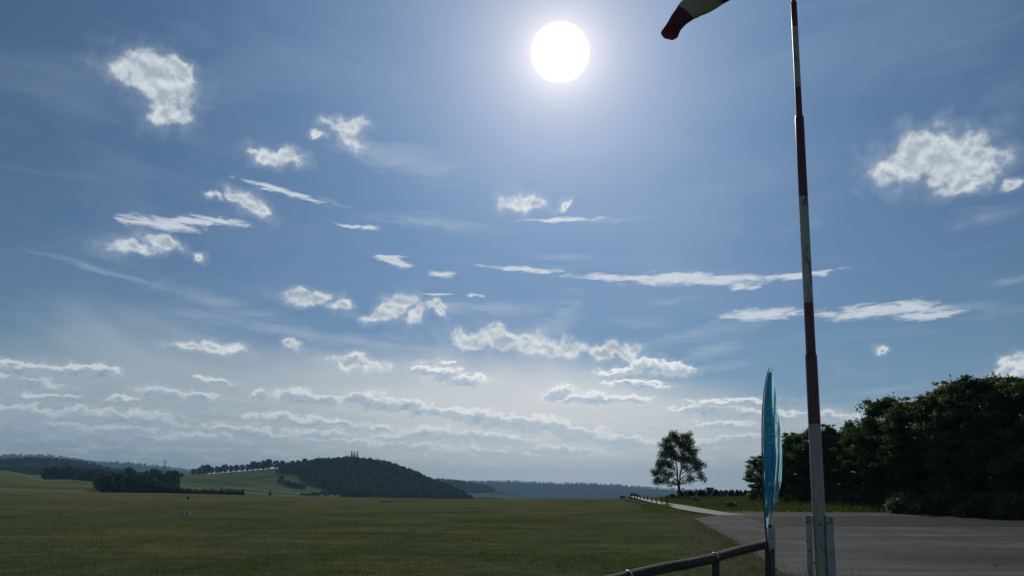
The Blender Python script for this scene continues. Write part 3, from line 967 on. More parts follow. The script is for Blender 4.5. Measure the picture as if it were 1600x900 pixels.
def wood(name, pts, hts, rs, n=40, size=0.42, mat=None):
    """a wood as one mesh: a rounded clump of leaf masses for every tree"""
    out = []
    for p, h_ in zip(pts, hts):
        q = crown_blob(rs, n)
        C = q * np.array([h_ * 0.44, h_ * 0.44, h_ * 0.52]) + np.array([p[0], p[1], p[2] + h_ * 0.42])
        nr = q * np.array([1.0, 1.0, 1.0]) + np.array([0, 0, 0.15]) + rs.normal(size=(n, 3)) * 0.25; nr /= np.linalg.norm(nr, axis=1)[:, None]
        t1 = np.cross(nr, rs.normal(size=(n, 3))); t1 /= np.linalg.norm(t1, axis=1)[:, None]
        t2 = np.cross(nr, t1)
        L = h_ * 0.42 * size * rs.uniform(0.7, 1.3, (n, 1))
        out.append(np.stack([C - t1 * L, C - t2 * L * 0.8, C + t1 * L, C + t2 * L * 0.8], 1).reshape(-1, 3))
    o = obj(name, poly_mesh(name, np.concatenate(out), 4), mat or LEAF_FAR)
    return tag(o, kind='stuff')


def in_poly(x, y, poly):
    c_ = False
    for i in range(len(poly)):
        (x0, y0), (x1, y1) = poly[i - 1], poly[i]
        if (y0 > y) != (y1 > y) and x < (x1 - x0) * (y - y0) / (y1 - y0) + x0: c_ = not c_
    return c_


def scatter(poly, n, rr, rmin, lo, hi, rmax=9e9):
    xs, ys = [q[0] for q in poly], [q[1] for q in poly]
    pts, hs = [], []
    t = 0
    while len(pts) < n and t < n * 30:
        t += 1
        x, y = rr.uniform(min(xs), max(xs)), rr.uniform(min(ys), max(ys))
        if not in_poly(x, y, poly): continue
        p = hit(x, y, rmin)
        if p is None or math.hypot(p.x, p.y) > rmax: continue
        pts.append(p); hs.append(rr.uniform(lo, hi))
    return pts, hs


rr = random.Random(21); rs = np.random.RandomState(21)
HILL = [(466, 731), (480, 727), (500, 722), (550, 719), (600, 724), (640, 738), (700, 762), (742, 781), (545, 781), (520, 768), (500, 757), (478, 748), (474, 740), (462, 737), (440, 737), (438, 733)]
p1, h1 = scatter(HILL, 2300, rr, 1000, 7, 15, 1800)
edge = []
for k in range(150):                                           # the skyline of the hill
    px = 470 + 268 * k / 149
    p = at(px, 1600 + rr.uniform(-25, 25)); edge.append(p); h1.append(rr.uniform(8, 13))
wood('woodland', p1 + edge, h1, rs, 100, 0.27)
# wooded ridges behind, left and centre
L1 = [(-60, 722), (60, 720), (110, 725), (140, 731), (180, 739), (262, 748), (290, 752), (250, 770), (100, 760), (40, 745), (-60, 735)]
p2, h2 = scatter(L1, 900, rr, 1900, 11, 16, 2700)
for k in range(90):
    p2.append(at(-60 + 345 * k / 89, 2600 + rr.uniform(-40, 40))); h2.append(rr.uniform(9, 16))
wood('woodland', p2, h2, rs, 60, 0.32)
C1 = [(655, 754), (690, 751), (720, 755), (750, 760), (775, 766), (772, 771), (700, 772), (655, 768)]
p3, h3 = scatter(C1, 420, rr, 3200, 11, 17, 3700)
for k in range(50):
    p3.append(at(660 + 112 * k / 49, 3600 + rr.uniform(-40, 40))); h3.append(rr.uniform(9, 17))
wood('woodland', p3, h3, rs, 26, 0.45)
p4, h4 = [], []
for k in range(900):                                           # trees along the farthest skyline
    px = rr.choice((rr.uniform(-80, 300), rr.uniform(640, 1120)))
    if 178 < px < 184 or rr.random() < 0.25: continue
    p4.append(at(px, 7000 + rr.uniform(-250, 60))); h4.append(rr.uniform(9, 20))
wood('woodland', p4, h4, rs, 16, 0.55)

# small tree kinds for the middle distance
def round_tree(seed, n=240):
    rs = np.random.RandomState(seed)
    q = crown_blob(rs, n)
    C = q * np.array([0.42, 0.42, 0.46]) + np.array([0, 0, 0.47])
    nr = q + rs.normal(size=(n, 3)) * 0.6; nr /= np.linalg.norm(nr, axis=1)[:, None]
    t1 = np.cross(nr, rs.normal(size=(n, 3))); t1 /= np.linalg.norm(t1, axis=1)[:, None]
    t2 = np.cross(nr, t1); L = 0.085 * rs.uniform(0.6, 1.4, (n, 1))
    return poly_mesh('crown', np.stack([C - t1 * L, C - t2 * L, C + t1 * L, C + t2 * L], 1).reshape(-1, 3), 4)


RT = [round_tree(s) for s in (1, 2, 3)]
TK = MB().tube([(0, 0, -0.1), (0, 0, 0.6)], [0.045, 0.03], 6).mesh('trunk')


def far_tree(p, H, w, label, group, k, name='tree', cat='tree'):
    t_ = empty(name, p, k * 2.1)
    t_.scale = (H * w, H * w, H)
    tag(t_, label, cat, group)
    obj('crown', RT[k % 3], LEAF_FAR, t_)
    obj('trunk', TK, BARK, t_)
    return t_


# avenue along the ridge left of the wooded hill
AV = [(298, 8), (306, 9), (313, 12), (319, 12), (326, 9), (335, 9), (341, 8), (347, 11), (357, 9), (365, 9), (374, 9), (383, 9), (391, 12), (399, 11), (408, 12), (415, 13), (427, 11), (437, 10), (446, 7), (453, 9), (462, 9), (472, 10), (489, 8)]
for k, (px, hp) in enumerate(AV):
    r_ = 1585
    p = at(px, r_)
    H = hp / F_PX * r_ * 1.12
    lab = ('%s round tree from the left in the avenue on the grassy ridge' % ORD[k]) if k < 20 else ('%s tree of the ridge avenue, close to the wooded hill' % ['third to last', 'second to last', 'last, solitary little'][k - 20])
    far_tree(p, H, 0.92, lab, 'avenue along the ridge', k)
far_tree(at(279, 1500), 9.5, 1.0, 'single round tree left of the avenue, right of the power pylon', None, 1)
# row of dark trees in the left meadow
for k, px in enumerate((67, 74, 80, 87, 94, 102, 109, 117)):
    far_tree(at(px, 1120), 15 + (k % 3) * 1.2, 0.95, '%s dark tree from the left in the row below the left wooded ridge' % ORD[k], 'tree row in the left meadow', k)
# the copse in the middle left
rr = random.Random(5)
COP = [(126, 746), (180, 745), (200, 750), (262, 752), (270, 760), (272, 772), (160, 772), (152, 766), (165, 756), (128, 750)]
cnt = 0
pp, hh = scatter(COP, 120, rr, 560, 10, 14, 1250)
for k, (p, h_) in enumerate(zip(pp, hh)):
    far_tree(p, h_, 1.0, 'dark rounded tree in the dense copse between the left meadow and the ridge', 'trees of the copse', k)
P5, H5 = [], []
for k in range(34):
    P5.append(at(rr.uniform(114, 172), rr.uniform(1060, 1250))); H5.append(rr.uniform(12, 17))
for k, (p, h_) in enumerate(zip(P5, H5)):
    far_tree(p, h_, 1.0, 'dark tree in the dense band between the meadow tree row and the copse', 'trees between row and copse', k)
for k, (px, r_, H) in enumerate(((196, 930, 24), (202, 930, 22), (228, 900, 22), (236, 900, 25), (243, 905, 24), (262, 900, 25), (268, 900, 26), (254, 910, 22), (222, 880, 19), (212, 900, 18))):
    far_tree(at(px, r_), H, 0.62, 'tall dark tree rising out of the copse near the power pylon', 'tall trees of the copse', k)
# hedge of small conifers along the field edge
rr = random.Random(8)
for k in range(62):
    px = 201 + k * 2.93 + rr.uniform(-.6, .6)
    hp = 19 - 11 * min(1, max(0, (px - 205) / 110)) if px < 315 else 9.5
    r_ = 640
    g = at(px, r_)
    yb = {0: 770}.get(0)
    top = zat(px, (771 + (px - 200) * 0.017) - hp + rr.uniform(-1, 1), r_).z
    H = max(3.0, top - g.z)
    conifer(px, r_, H, 0.8, 'small dark conifer in the tight hedge row at the far edge of the field', 'conifer', 'conifer hedge at the field edge', k, deep=True)
for k, (px, r_, H) in enumerate(((153, 700, 9), (160, 705, 7), (185, 690, 6))):
    far_tree(at(px, r_), H * 1.3, 1.0, ['dark bushy tree at the left tip of the copse', 'smaller tree just right of the left tip of the copse', 'pale green shrub in front of the copse'][k], None, k, 'bushy_tree')
# meadow slope in front of the wooded hill
g = hit(422, 775.0, 900) or at(422, 1100)
t_ = conifer(422, math.hypot(g.x, g.y), 8.8, 1.0, 'solitary pointed dark conifer on the lower meadow slope', 'conifer', None, 2)
BS = [(438, 752), (441, 755), (447, 757), (452, 760), (457, 761), (462, 762), (467, 762), (472, 763), (475, 763), (460, 759), (468, 760), (452, 757), (440, 749.5)]
for k, (px, py) in enumerate(BS):
    far_tree(hit(px, py, 900), 7.2 if k < 12 else 8, 1.25, 'dark bushy tree in the small oval thicket on the meadow slope' if k != 12 else 'small separate tree at the upper left of the oval thicket', 'thicket on the meadow slope' if k != 12 else None, k, 'bushy_tree')
rr = random.Random(3)
for k in range(14):
    g = hit(472 + k * 4.0 + rr.uniform(-1, 1), 773.5 + rr.uniform(-1.5, 1.5), 900)
    if g: far_tree(g, rr.uniform(3, 5.5), 1.4, 'low shrub at the foot of the meadow left of the wooded hill', 'shrubs at the foot of the meadow', k, 'shrub', 'shrub')
o = obj('bush', BUSH[1], LEAF_PALE, None, at(592, 430)); o.scale = (2.9, 2.9, 2.3)
tag(o, 'round olive bush at the far field edge in front of the wooded hill', 'bush')
o = obj('bush', BUSH[2], LEAF, None, hit(607, 785)); o.scale = (2.2, 1.4, 0.35)
tag(o, 'flat dark weeds out on the field below the wooded hill', 'bush')
o = obj('bush', BUSH[0], LEAF, None, hit(294, 780)); o.scale = (0.35, 0.35, 0.7)
tag(o, 'tiny dark shrub alone near the far edge of the field', 'bush')

# ---- masts, pylons and far buildings
STEEL = material('galvanised_steel', lambda t, bs: (t.put(bs.inputs['Base Color'], (0.16, 0.165, 0.17, 1)), t.put(bs.inputs['Metallic'], 0.6)), 0.5, 0.5)


def lattice(mb, H, w0, w1, n, t_=0.25):
    for sx in (-1, 1):
        for sy in (-1, 1):
            mb.tube([(sx * w0 / 2, sy * w0 / 2, -1), (sx * w1 / 2, sy * w1 / 2, H)], t_, 5)
    for k in range(n):
        z0, z1 = H * k / n, H * (k + 1) / n
        a, b = (w0 + (w1 - w0) * k / n) / 2, (w0 + (w1 - w0) * (k + 1) / n) / 2
        for s in (-1, 1):
            mb.tube([(-a * s, -a, z0), (b * s, -b, z1)], t_ * 0.6, 4); mb.tube([(-a * s, a, z0), (b * s, b, z1)], t_ * 0.6, 4)
            mb.tube([(-a, -a * s, z0), (-b, b * s, z1)], t_ * 0.6, 4); mb.tube([(a, -a * s, z0), (b, b * s, z1)], t_ * 0.6, 4)


for px, r_, ytop, lab in ((251, 2300, 717.5, 'steel lattice power pylon rising behind the copse on the left'), (733, 2950, 755.5, 'faint far power pylon in the valley right of the wooded hill')):
    g = at(px, r_)
    H = zat(px, ytop, r_).z - g.z
    root = tag(empty('power_pylon', g, 0.5), lab, 'pylon')
    mb = MB(); lattice(mb, H, H * 0.16, 0.9, 8, 0.28); mb.build('tower', STEEL, root)
    for z, L in ((0.80, 0.42), (0.90, 0.30)):
        mb = MB()
        for s in (-1, 1):
            mb.tube([(0, 0, H * z), (s * H * L / 2, 0, H * z + 0.3)], [0.45, 0.18], 5)
            mb.tube([(0, 0, H * (z + 0.05)), (s * H * L / 2, 0, H * z + 0.3)], 0.14, 4)
            mb.tube([(s * H * L * 0.47, 0, H * z), (s * H * L * 0.47, 0, H * z - 2.2)], 0.16, 4)
        mb.build('crossarm', STEEL, root)
MAST = material('mast_paint', lambda t, bs: (t.put(bs.inputs['Base Color'], (0.07, 0.075, 0.08, 1))), 0.6, 0.3)
for k, (px, ytop, r_) in enumerate(((545.4, 705.0, 1590), (549.0, 705.0, 1600), (554.2, 705.5, 1590))):
    g = at(px, r_)
    H = zat(px, ytop, r_).z - g.z
    root = tag(empty('radio_mast', g), ['left one of the three radio masts on top of the wooded hill', 'thin middle radio mast on top of the wooded hill', 'right one of the three radio masts on top of the wooded hill'][k], 'mast', 'radio masts on the hilltop')
    mb = MB(); lattice(mb, H, 1.6, 1.2, 8, 0.30 if k != 1 else 0.2); mb.build('tower', MAST, root)
    if k != 1:
        mb = MB()
        for z in (0.72, 0.84, 0.95):
            mb.tube([(0, 0, H * z - 1.2), (0, 0, H * z + 0.9)], [1.25, 1.25], 8)
        mb.build('antenna', MAST, root)
for k, (px, H) in enumerate(((540.5, 15), (547, 17), (551, 19), (556, 16), (510, 14), (572, 14))):
    conifer(px, 1592, H, 0.5, 'pointed conifer poking out of the woodland skyline near the radio masts', 'conifer', 'conifers on the hilltop skyline', k)

WALLW = material('white_render', lambda t, bs: (t.put(bs.inputs['Base Color'], t.ramp(t.noise(opos(t), 0.6, 3, 0.5)[0], [(0.3, (0.72, 0.71, 0.68)), (0.7, (0.82, 0.81, 0.78))]))), 0.8, 0.2)
ROOF = material('dark_tiles', lambda t, bs: (t.put(bs.inputs['Base Color'], t.ramp(t.noise(opos(t), 1.6, 4, 0.6)[0], [(0.3, (0.05, 0.04, 0.04)), (0.7, (0.12, 0.09, 0.08))]))), 0.35, 0.5)
PANE = material('window_glass', lambda t, bs: (t.put(bs.inputs['Base Color'], (0.03, 0.035, 0.04, 1))), 0.1, 0.5)


def house(px, py, r_, L, Wd, H, rz, label, wall, g=None, base=None):
    p = base if base is not None else (hit(px, py, 2800) or at(px, r_))
    root = tag(empty('house', p, rz), label, 'house', g)
    mb = MB(); mb.box((0, 0, H / 2 - 1), (L, Wd, H + 2))
    b0 = len(mb.v)
    mb.v += [(-L / 2, -Wd / 2, H), (-L / 2, Wd / 2, H), (-L / 2, 0, H + Wd * 0.36), (L / 2, -Wd / 2, H), (L / 2, Wd / 2, H), (L / 2, 0, H + Wd * 0.36)]
    mb.face((b0, b0 + 2, b0 + 1)); mb.face((b0 + 3, b0 + 4, b0 + 5))
    mb.build('wall', wall, root)
    mb = MB()
    for s in (-1, 1):
        a = math.atan2(Wd * 0.36, Wd / 2)
        mb.box((0, s * (Wd / 4 + 0.15), H + Wd * 0.18 + 0.12), (L + 1.0, math.hypot(Wd / 2, Wd * 0.36) + 0.8, 0.25), Matrix.Rotation(-s * a, 3, 'X'))
    mb.build('roof', ROOF, root)
    for k in range(3):
        mb = MB().box((-L / 3 + k * L / 3, -Wd / 2 - 0.03, H * 0.5), (1.3, 0.1, 1.5))
        mb.build('window', PANE, root)
    return root


house(691, 754.6, 3550, 15, 11, 7.5, 0.5, 'larger white house on the wooded slope right of the hill', WALLW)
house(701, 753.0, 3560, 8, 8, 6.5, 1.1, 'small white house just right of the larger white one', WALLW)
GREYW = material('grey_cladding', lambda t, bs: (t.put(bs.inputs['Base Color'], (0.16, 0.18, 0.20, 1))), 0.7, 0.3)
b = at(1110, 420); b.z = zat(1110, 767, 420).z
h_ = house(1110, 766, 420, 3.0, 2.2, 0.5, -0.2, 'small grey building on the skyline right of the lone tree', GREYW, base=b)

# ---- white markers on the field
WP = material('worn_white_paint', lambda t, bs: (t.put(bs.inputs['Base Color'], t.ramp(t.noise(opos(t), 9, 5, 0.7)[0], [(0.35, (0.25, 0.24, 0.22)), (0.6, (0.42, 0.42, 0.40))]))), 0.7, 0.3)
for k, (px, w_, h_) in enumerate(((286, 0.42, 0.26), (293.5, 0.40, 0.30))):
    g = hit(px, 804)
    mb = MB()
    mb.v += [(-w_ / 2, -0.2, 0), (w_ / 2, -0.2, 0), (w_ / 2, 0.2, 0), (-w_ / 2, 0.2, 0), (-w_ * 0.3, 0, h_), (w_ * 0.3, 0, h_)]
    for f in ((0, 1, 5, 4), (2, 3, 4, 5), (1, 2, 5), (3, 0, 4), (3, 2, 1, 0)): mb.face(f)
    tag(mb.build('field_marker', WP, None, bevel=0.02, loc=g + Vector((0, 0, 0.02))), ['left', 'right'][k] + ' one of two small white markers close together out on the grass field', 'marker', 'white markers on the field')
g = hit(288, 803.0)

# ---- grass
rs = np.random.RandomState(2); rr = random.Random(2)
pts, hs, ws = [], [], []
n = 0
while n < 190000:
    r_ = 12.5 * math.exp(rr.random() * math.log(80 / 12.5)); a = rr.uniform(R(-42), R(30))
    x, y = math.sin(a) * r_, math.cos(a) * r_
    n += 1
    sd = (x - EDGE_A.x) * EDGE_N.x + (y - EDGE_A.y) * EDGE_N.y
    if sd < 0.35: continue
    if sd < 2.6 and rr.random() < 0.7: continue
    f = 0.7 + 0.9 * (mnoise.noise(Vector((x * 0.25, y * 0.25, 0))) + 0.3)
    pts.append((x, y, height(x, y))); hs.append(max(0.02, rr.uniform(0.02, 0.05) * f) * (2.2 if mnoise.noise(Vector((x * 1.1, y * 1.1, 7))) > 0.42 else 1)); ws.append(rr.uniform(0.008, 0.018) * (1 + r_ / 50))
for k in range(30000):                                          # coarser tufts close to the camera
    r_ = rr.uniform(13.5, 26); a = rr.uniform(R(-40), R(24))
    x, y = math.sin(a) * r_, math.cos(a) * r_
    if (x - EDGE_A.x) * EDGE_N.x + (y - EDGE_A.y) * EDGE_N.y < 0.5: continue
    if mnoise.noise(Vector((x * 0.9, y * 0.9, 4))) < 0.12: continue
    pts.append((x, y, 0)); hs.append(rr.uniform(0.05, 0.12)); ws.append(rr.uniform(0.007, 0.014))
tag(blades('grass', pts, hs, ws, GRASS, rs, 0.6), kind='stuff')
pts, hs, ws = [], [], []
for k in range(36000):                                          # long grass between the asphalt and the plantation
    px = rr.uniform(1030, 1640)
    r_ = 81 + 100 * rr.random() ** 1.2
    p = at(px, r_)
    pp = (px, )
    dens = mnoise.noise(Vector((p.x * 0.08, p.y * 0.08, 5)))
    if px < 1115 and r_ < 74 + (1115 - px) * 0.7: continue
    near_ = r_ < 80
    pts.append(tuple(p)); hs.append(rr.uniform(0.10, 0.2) if near_ else rr.uniform(0.25, 0.65) * (1 + dens)); ws.append(rr.uniform(0.05, 0.11))
tag(blades('tall_grass', pts, hs, ws, GRASS, rs, 0.25), kind='stuff')
pts, hs, ws = [], [], []
for k in range(9000):                                           # weeds left of the track, round the fence posts
    px = rr.uniform(975, 1055)
    yb = 781 + (px - 975) * 0.165 + rr.uniform(0, 1) ** 1.3 * 3.0 if px < 1000 else rr.uniform(784.5, 799)
    if px > 1000 and ((px - 1027) / 24) ** 2 + ((yb - 791.5) / 6) ** 2 > rr.uniform(0.3, 1.3): continue
    p = hit(px, yb)
    if p is None: continue
    pts.append(tuple(p)); hs.append(rr.uniform(0.15, 0.42) if yb > 790.5 else rr.uniform(0.06, 0.2)); ws.append(rr.uniform(0.05, 0.10))
tag(blades('weeds', pts, hs, ws, LEAF, rs, 0.35), kind='stuff')
pts, hs, ws = [], [], []
for k in range(900):                                            # dry stems round the posts at the bottom right
    px = rr.gauss(rr.choice((1200, 1225, 1315, 1330, 1250)), 12)
    r_ = rr.uniform(10.6, 14.5)
    p = at(px, r_)
    pts.append((p.x, p.y, 0)); hs.append(rr.uniform(0.15, 0.42) if rr.random() < 0.75 else rr.uniform(0.45, 0.80)); ws.append(rr.uniform(0.010, 0.020))
tag(blades('dry_weeds', pts, hs, ws, STRAW, rs, 0.22), kind='stuff')
pts, hs, ws = [], [], []
for k in range(9000):                                           # green tufts at the foot of the posts and along the asphalt edge
    if k % 3:
        f = rr.random(); q = EDGE_A.lerp(EDGE_B, f ** 0.6 * 1.25)
        q = q + EDGE_N * (rr.gauss(0.2, 0.35)); r_ = 1
    else:
        q = at(rr.uniform(1170, 1345), rr.uniform(9.5, 15.5))
    if mnoise.noise(Vector((q.x * 1.3, q.y * 1.3, 2))) < -0.02: continue
    pts.append((q.x, q.y, 0)); hs.append(rr.uniform(0.05, 0.16)); ws.append(rr.uniform(0.008, 0.018))
tag(blades('grass_tufts', pts, hs, ws, GRASS, rs, 0.5), kind='stuff')
# small white flowers sprinkled in the field
V = []
for k in range(420):
    r_ = 16 + 40 * rr.random() ** 1.5; a = rr.uniform(R(-36), R(14))
    x, y = math.sin(a) * r_, math.cos(a) * r_
    if (x - EDGE_A.x) * EDGE_N.x + (y - EDGE_A.y) * EDGE_N.y < 1: continue
    z, s_ = rr.uniform(0.05, 0.11), rr.uniform(0.012, 0.022)
    for c_ in ((-1, 0, 0), (0, -0.4, 0.9), (1, 0, 0), (0, 0.4, -0.9)):
        V.append((x + c_[0] * s_, y + c_[1] * s_, z + c_[2] * s_))
FLOWER = material('clover_flower', lambda t, bs: (t.put(bs.inputs['Base Color'], (0.55, 0.55, 0.5, 1))), 0.8, 0.2)
tag(obj('clover_flowers', poly_mesh('clover_flowers', V, 4), FLOWER), kind='stuff')
# stones and clods along the asphalt edge
mb = MB()
for k in range(700):
    q = EDGE_A.lerp(EDGE_B, rr.random() ** 0.6 * 1.2) + EDGE_N * rr.uniform(-0.1, 2.2)
    s_ = rr.uniform(0.008, 0.028)
    mb.box((q.x, q.y, s_ * 0.3), (s_ * 2, s_ * 1.4, s_), Matrix.Rotation(rr.uniform(0, 3), 3, 'Z') @ Matrix.Rotation(rr.uniform(-.4, .4), 3, 'X'))
SOIL = material('soil_clods', lambda t, bs: (t.put(bs.inputs['Base Color'], t.ramp(t.noise(pos(t), 3, 4, 0.7)[0], [(0.35, (0.05, 0.042, 0.03)), (0.6, (0.16, 0.145, 0.12))]))), 0.95, 0.1)
tag(mb.build('gravel', SOIL), kind='stuff')

# ------------------------------------------------------------------ windsock mast
MR = 11.2
T0, T1 = zat(1240.0, 0, MR), zat(1284.2, 900, MR)
AX = (T0 - T1).normalized()


def on_mast(py):
    """point of the mast axis seen at a picture row"""
    lo, hi = -6.0, 14.0
    f0 = lambda s_: 450 - F_PX * (lambda v: v[1] / -v[2])(CAM_ROT.transposed() @ (T1 + AX * s_ - Vector((0, 0, EYE))))
    for _ in range(50):
        md = (lo + hi) / 2
        if f0(md) > py: lo = md
        else: hi = md
    return T1 + AX * lo


def depth(p):
    return -(CAM_ROT.transposed() @ (p - Vector((0, 0, EYE)))).z


def paint(name, cols, chip, rough=0.42, amount=0.55):
    def fn(t, bs):
        p = opos(t)
        n1, _ = t.noise(t.v('MULTIPLY', p, (1, 1, 0.35)), 9, 6, 0.7)
        n2, _ = t.noise(t.v('MULTIPLY', p, (1, 1, 0.25)), 2.2, 4, 0.6)
        c_ = t.ramp(n2, [(0.3, cols[0]), (0.7, cols[1])])
        c_ = t.mix(t.m('MULTIPLY', t.step(n1, amount, amount + 0.12), 0.8), c_, chip + (1,))
        t.put(bs.inputs['Base Color'], c_)
        bump(t, bs, n1, 0.25, 0.003)
    return material(name, fn, rough, 0.5)


RED = paint('red_paint', ((0.095, 0.018, 0.026), (0.14, 0.028, 0.034)), (0.035, 0.018, 0.02), 0.38, 0.52)
WHITE = paint('white_paint', ((0.30, 0.29, 0.26), (0.40, 0.39, 0.35)), (0.16, 0.16, 0.14), 0.42)
GREY = paint('dirty_white_paint', ((0.30, 0.32, 0.29), (0.42, 0.43, 0.39)), (0.09, 0.10, 0.09), 0.45, 0.50)
MM = [RED, WHITE, GREY]
mast_base = T1 - AX * ((T1.z + 0.0) / AX.z)
mast = tag(empty('windsock_mast', mast_base), 'tall tapering mast with red and white bands between two wooden boards', 'mast')


def mast_part(name, spec, fins=14):
    """spec: (row, width in picture pixels, material of the stretch above)"""
    mb = MB()
    P_ = [on_mast(y) - mast_base for y, w_, m_ in spec]
    rad = [w_ / F_PX * depth(p + mast_base) / 2 for p, (y, w_, m_) in zip(P_, spec)]
    mb.tube(P_, rad, 24, [m_ for y, w_, m_ in spec[:-1]])
    o = mb.build(name, MM, mast, smooth=True)
    e = o.modifiers.new('edges', 'EDGE_SPLIT'); e.split_angle = R(50)
    return o


low = T1 - AX * ((T1.z + 0.4) / AX.z)
mb = MB()
P_ = [low - mast_base] + [on_mast(y) - mast_base for y in (900, 800, 663, 556, 553)]
rd = [0.098, 19.0, 19.4, 18.4, 17.6, 16.0]
rd = [rd[0]] + [w_ / F_PX * depth(p + mast_base) / 2 for p, w_ in zip(P_[1:], rd[1:])]
mb.tube(P_, rd, 24, [1, 1, 1, 0, 0])
o = mb.build('mast_tube', MM, mast, smooth=True); o.modifiers.new('edges', 'EDGE_SPLIT').split_angle = R(50)
mast_part('mast_tube', [(560, 15.0, 0), (474, 14.4, 2), (308, 13.8, 0), (184, 13.2, 0), (181, 11.0, 0)])
mast_part('mast_tube', [(190, 9.6, 0), (138, 9.4, 2), (43, 9.2, 0), (4, 9.0, 0), (2.5, 7.0, 0)])
mast_part('mast_tube', [(8, 6.0, 0), (-60, 5.8, 2), (-108, 5.6, 2)])
BLACK = material('black_gap', lambda t, bs: (t.put(bs.inputs['Base Color'], (0.01, 0.01, 0.01, 1))), 0.7, 0.2)
c_ = on_mast(820) - mast_base
toc = Vector((-c_.x - mast_base.x, -c_.y - mast_base.y, 0)).normalized()
rt = Vector((-toc.y, toc.x, 0))                                  # to the right as seen from the camera
mb = MB(); mb.tube([c_ + toc * 0.080, c_ + toc * 0.098], 0.013, 10); mb.build('bolt', BLACK, mast)
mb = MB(); mb.tube([c_ + toc * 0.07 + rt * 0.02 + Vector((0, 0, 0.03)), c_ + toc * 0.09 + rt * 0.02 + Vector((0, 0, 0.035))], 0.006, 8); mb.build('bolt', BLACK, mast)

# the two boards that hold the foot of the mast
def board(xt0, xt1, yt, xb0, xb1, r_, name='side_board'):
    a0, a1 = zat(xt0, yt, r_), zat(xt1, yt, r_)
    b0, b1 = zat(xb0, 900, r_), zat(xb1, 900, r_)
    top, bot = (a0 + a1) / 2, (b0 + b1) / 2
    ax = (top - bot).normalized()
    foot = bot - ax * ((bot.z + 0.35) / ax.z)
    w_ = (a1 - a0).length
    x_ = (a1 - a0).normalized(); y_ = ax.cross(x_).normalized()
    M_ = Matrix((x_, y_, ax)).transposed()
    mb = MB()
    rr_ = random.Random(int(xt0))
    n = 16
    L = (top - foot).length
    rows_ = []
    for k in range(n + 1):
        z = L * k / n
        j = [rr_.uniform(-.003, .003) for _ in range(4)]
        w2 = w_ / 2 * (1.0 - 0.04 * k / n)
        ring = [(-w2 + j[0], -0.026), (w2 + j[1], -0.026), (w2 + j[2], 0.026), (-w2 + j[3], 0.026), (-w2 + j[0], -0.026)]
        rows_.append([foot - mast_base + M_ @ Vector((x, y, z + (rr_.uniform(-.012, .012) if k == n else 0))) for x, y in ring])
    mb.grid(rows_)
    e = len(mb.v) - 5
    mb.face((e, e + 1, e + 2, e + 3))
    o = mb.build(name, BOARD, mast)
    return foot, M_, L, w_, o


def mat_board(t, bs):
    p = opos(t)
    g, _ = t.noise(t.v('MULTIPLY', p, (40, 40, 1.6)), 1.0, 5, 0.7, 0.5)
    c_, _ = t.noise(t.v('MULTIPLY', p, (1, 1, 0.5)), 11, 6, 0.72)
    col = t.ramp(g, [(0.3, (0.27, 0.29, 0.30)), (0.6, (0.40, 0.42, 0.43))])
    z = t.sep(p)[2]
    wear = t.step(c_, t.step(z, 1.1, 0.1, 0.62, 0.50, 'LINEAR'), t.step(z, 1.1, 0.1, 0.66, 0.56, 'LINEAR'))
    col = t.mix(wear, col, (0.045, 0.035, 0.028, 1))
    t.put(bs.inputs['Base Color'], col)
    bump(t, bs, t.m('ADD', g, wear), 0.4, 0.004)


BOARD = material('peeling_white_board', mat_board, 0.75, 0.25)
IRON = material('rusty_iron', lambda t, bs: (t.put(bs.inputs['Base Color'], t.ramp(t.noise(opos(t), 30, 4, 0.7)[0], [(0.35, (0.012, 0.011, 0.011)), (0.7, (0.06, 0.035, 0.02))]))), 0.7, 0.3)
for args in ((1258.3, 1268.2, 804.5, 1262.2, 1271.2, 11.15), (1289.4, 1301.6, 806.5, 1295.6, 1306.0, 11.15)):
    foot, M_, L, w_, bo = board(*args)
    q = lambda x, y, z: foot - mast_base + M_ @ Vector((x, y, z))
    s = 1 if args[0] > 1280 else -1
    # strap hinge and bolts near the top, peeling splits below
    front = -0.030 if (M_ @ Vector((0, -1, 0))).dot(toc) > 0 else 0.030
    mb = MB(); mb.tube([q(-w_ * .46, front, L - 0.085), q(0, front, L - 0.09), q(w_ * .46, front, L - 0.082)], [0.005, 0.006, 0.004], 6)
    mb.tube([q(s * w_ * .05, front, L - 0.03), q(s * w_ * .33, front, L - 0.035), q(s * w_ * .22, front, L - 0.055), q(s * w_ * .34, front, L - 0.07)], 0.005, 6)
    mb.build('strap', IRON, bo)
    mb = MB(); mb.tube([q(0, front * 0.8, L - 0.46), q(0, front * 1.4, L - 0.46)], 0.010, 8); mb.build('bolt', IRON, bo)
# iron hinge pins between boards and mast
for y in (812, 880):
    p = on_mast(y) - mast_base
    mb = MB(); mb.tube([p - rt * 0.155, p + rt * 0.165], 0.011, 8); mb.build('hinge_pin', IRON, mast)

# ------------------------------------------------------------------ windsock
sock_px = [(1229, -100, 60), (1205, -78, 56), (1180, -60, 52), (1155, -41, 47), (1130, -20, 46), (1108, -6, 42), (1090, 6, 38), (1074, 17, 33), (1063, 29, 27), (1054, 41, 23), (1047, 51, 26)]
mouth = zat(1229, -100, MR)
sock = tag(empty('windsock', mouth), 'drooping red and white striped windsock hanging from the top of the mast', 'windsock')
mb = MB()
pts, rad = [], []
for k, (x, y, w_) in enumerate(sock_px):
    p = zat(x, y, MR - 0.05 - 0.10 * k / 10)
    pts.append(p - mouth); rad.append(w_ / F_PX * depth(p) / 2)
fine_p, fine_r = [], []
for i in range(len(pts) - 1):
    for j in range(5):
        f = j / 5
        fine_p.append(pts[i].lerp(pts[i + 1], f)); fine_r.append((rad[i] + (rad[i + 1] - rad[i]) * f))
fine_p.append(pts[-1]); fine_r.append(rad[-1])
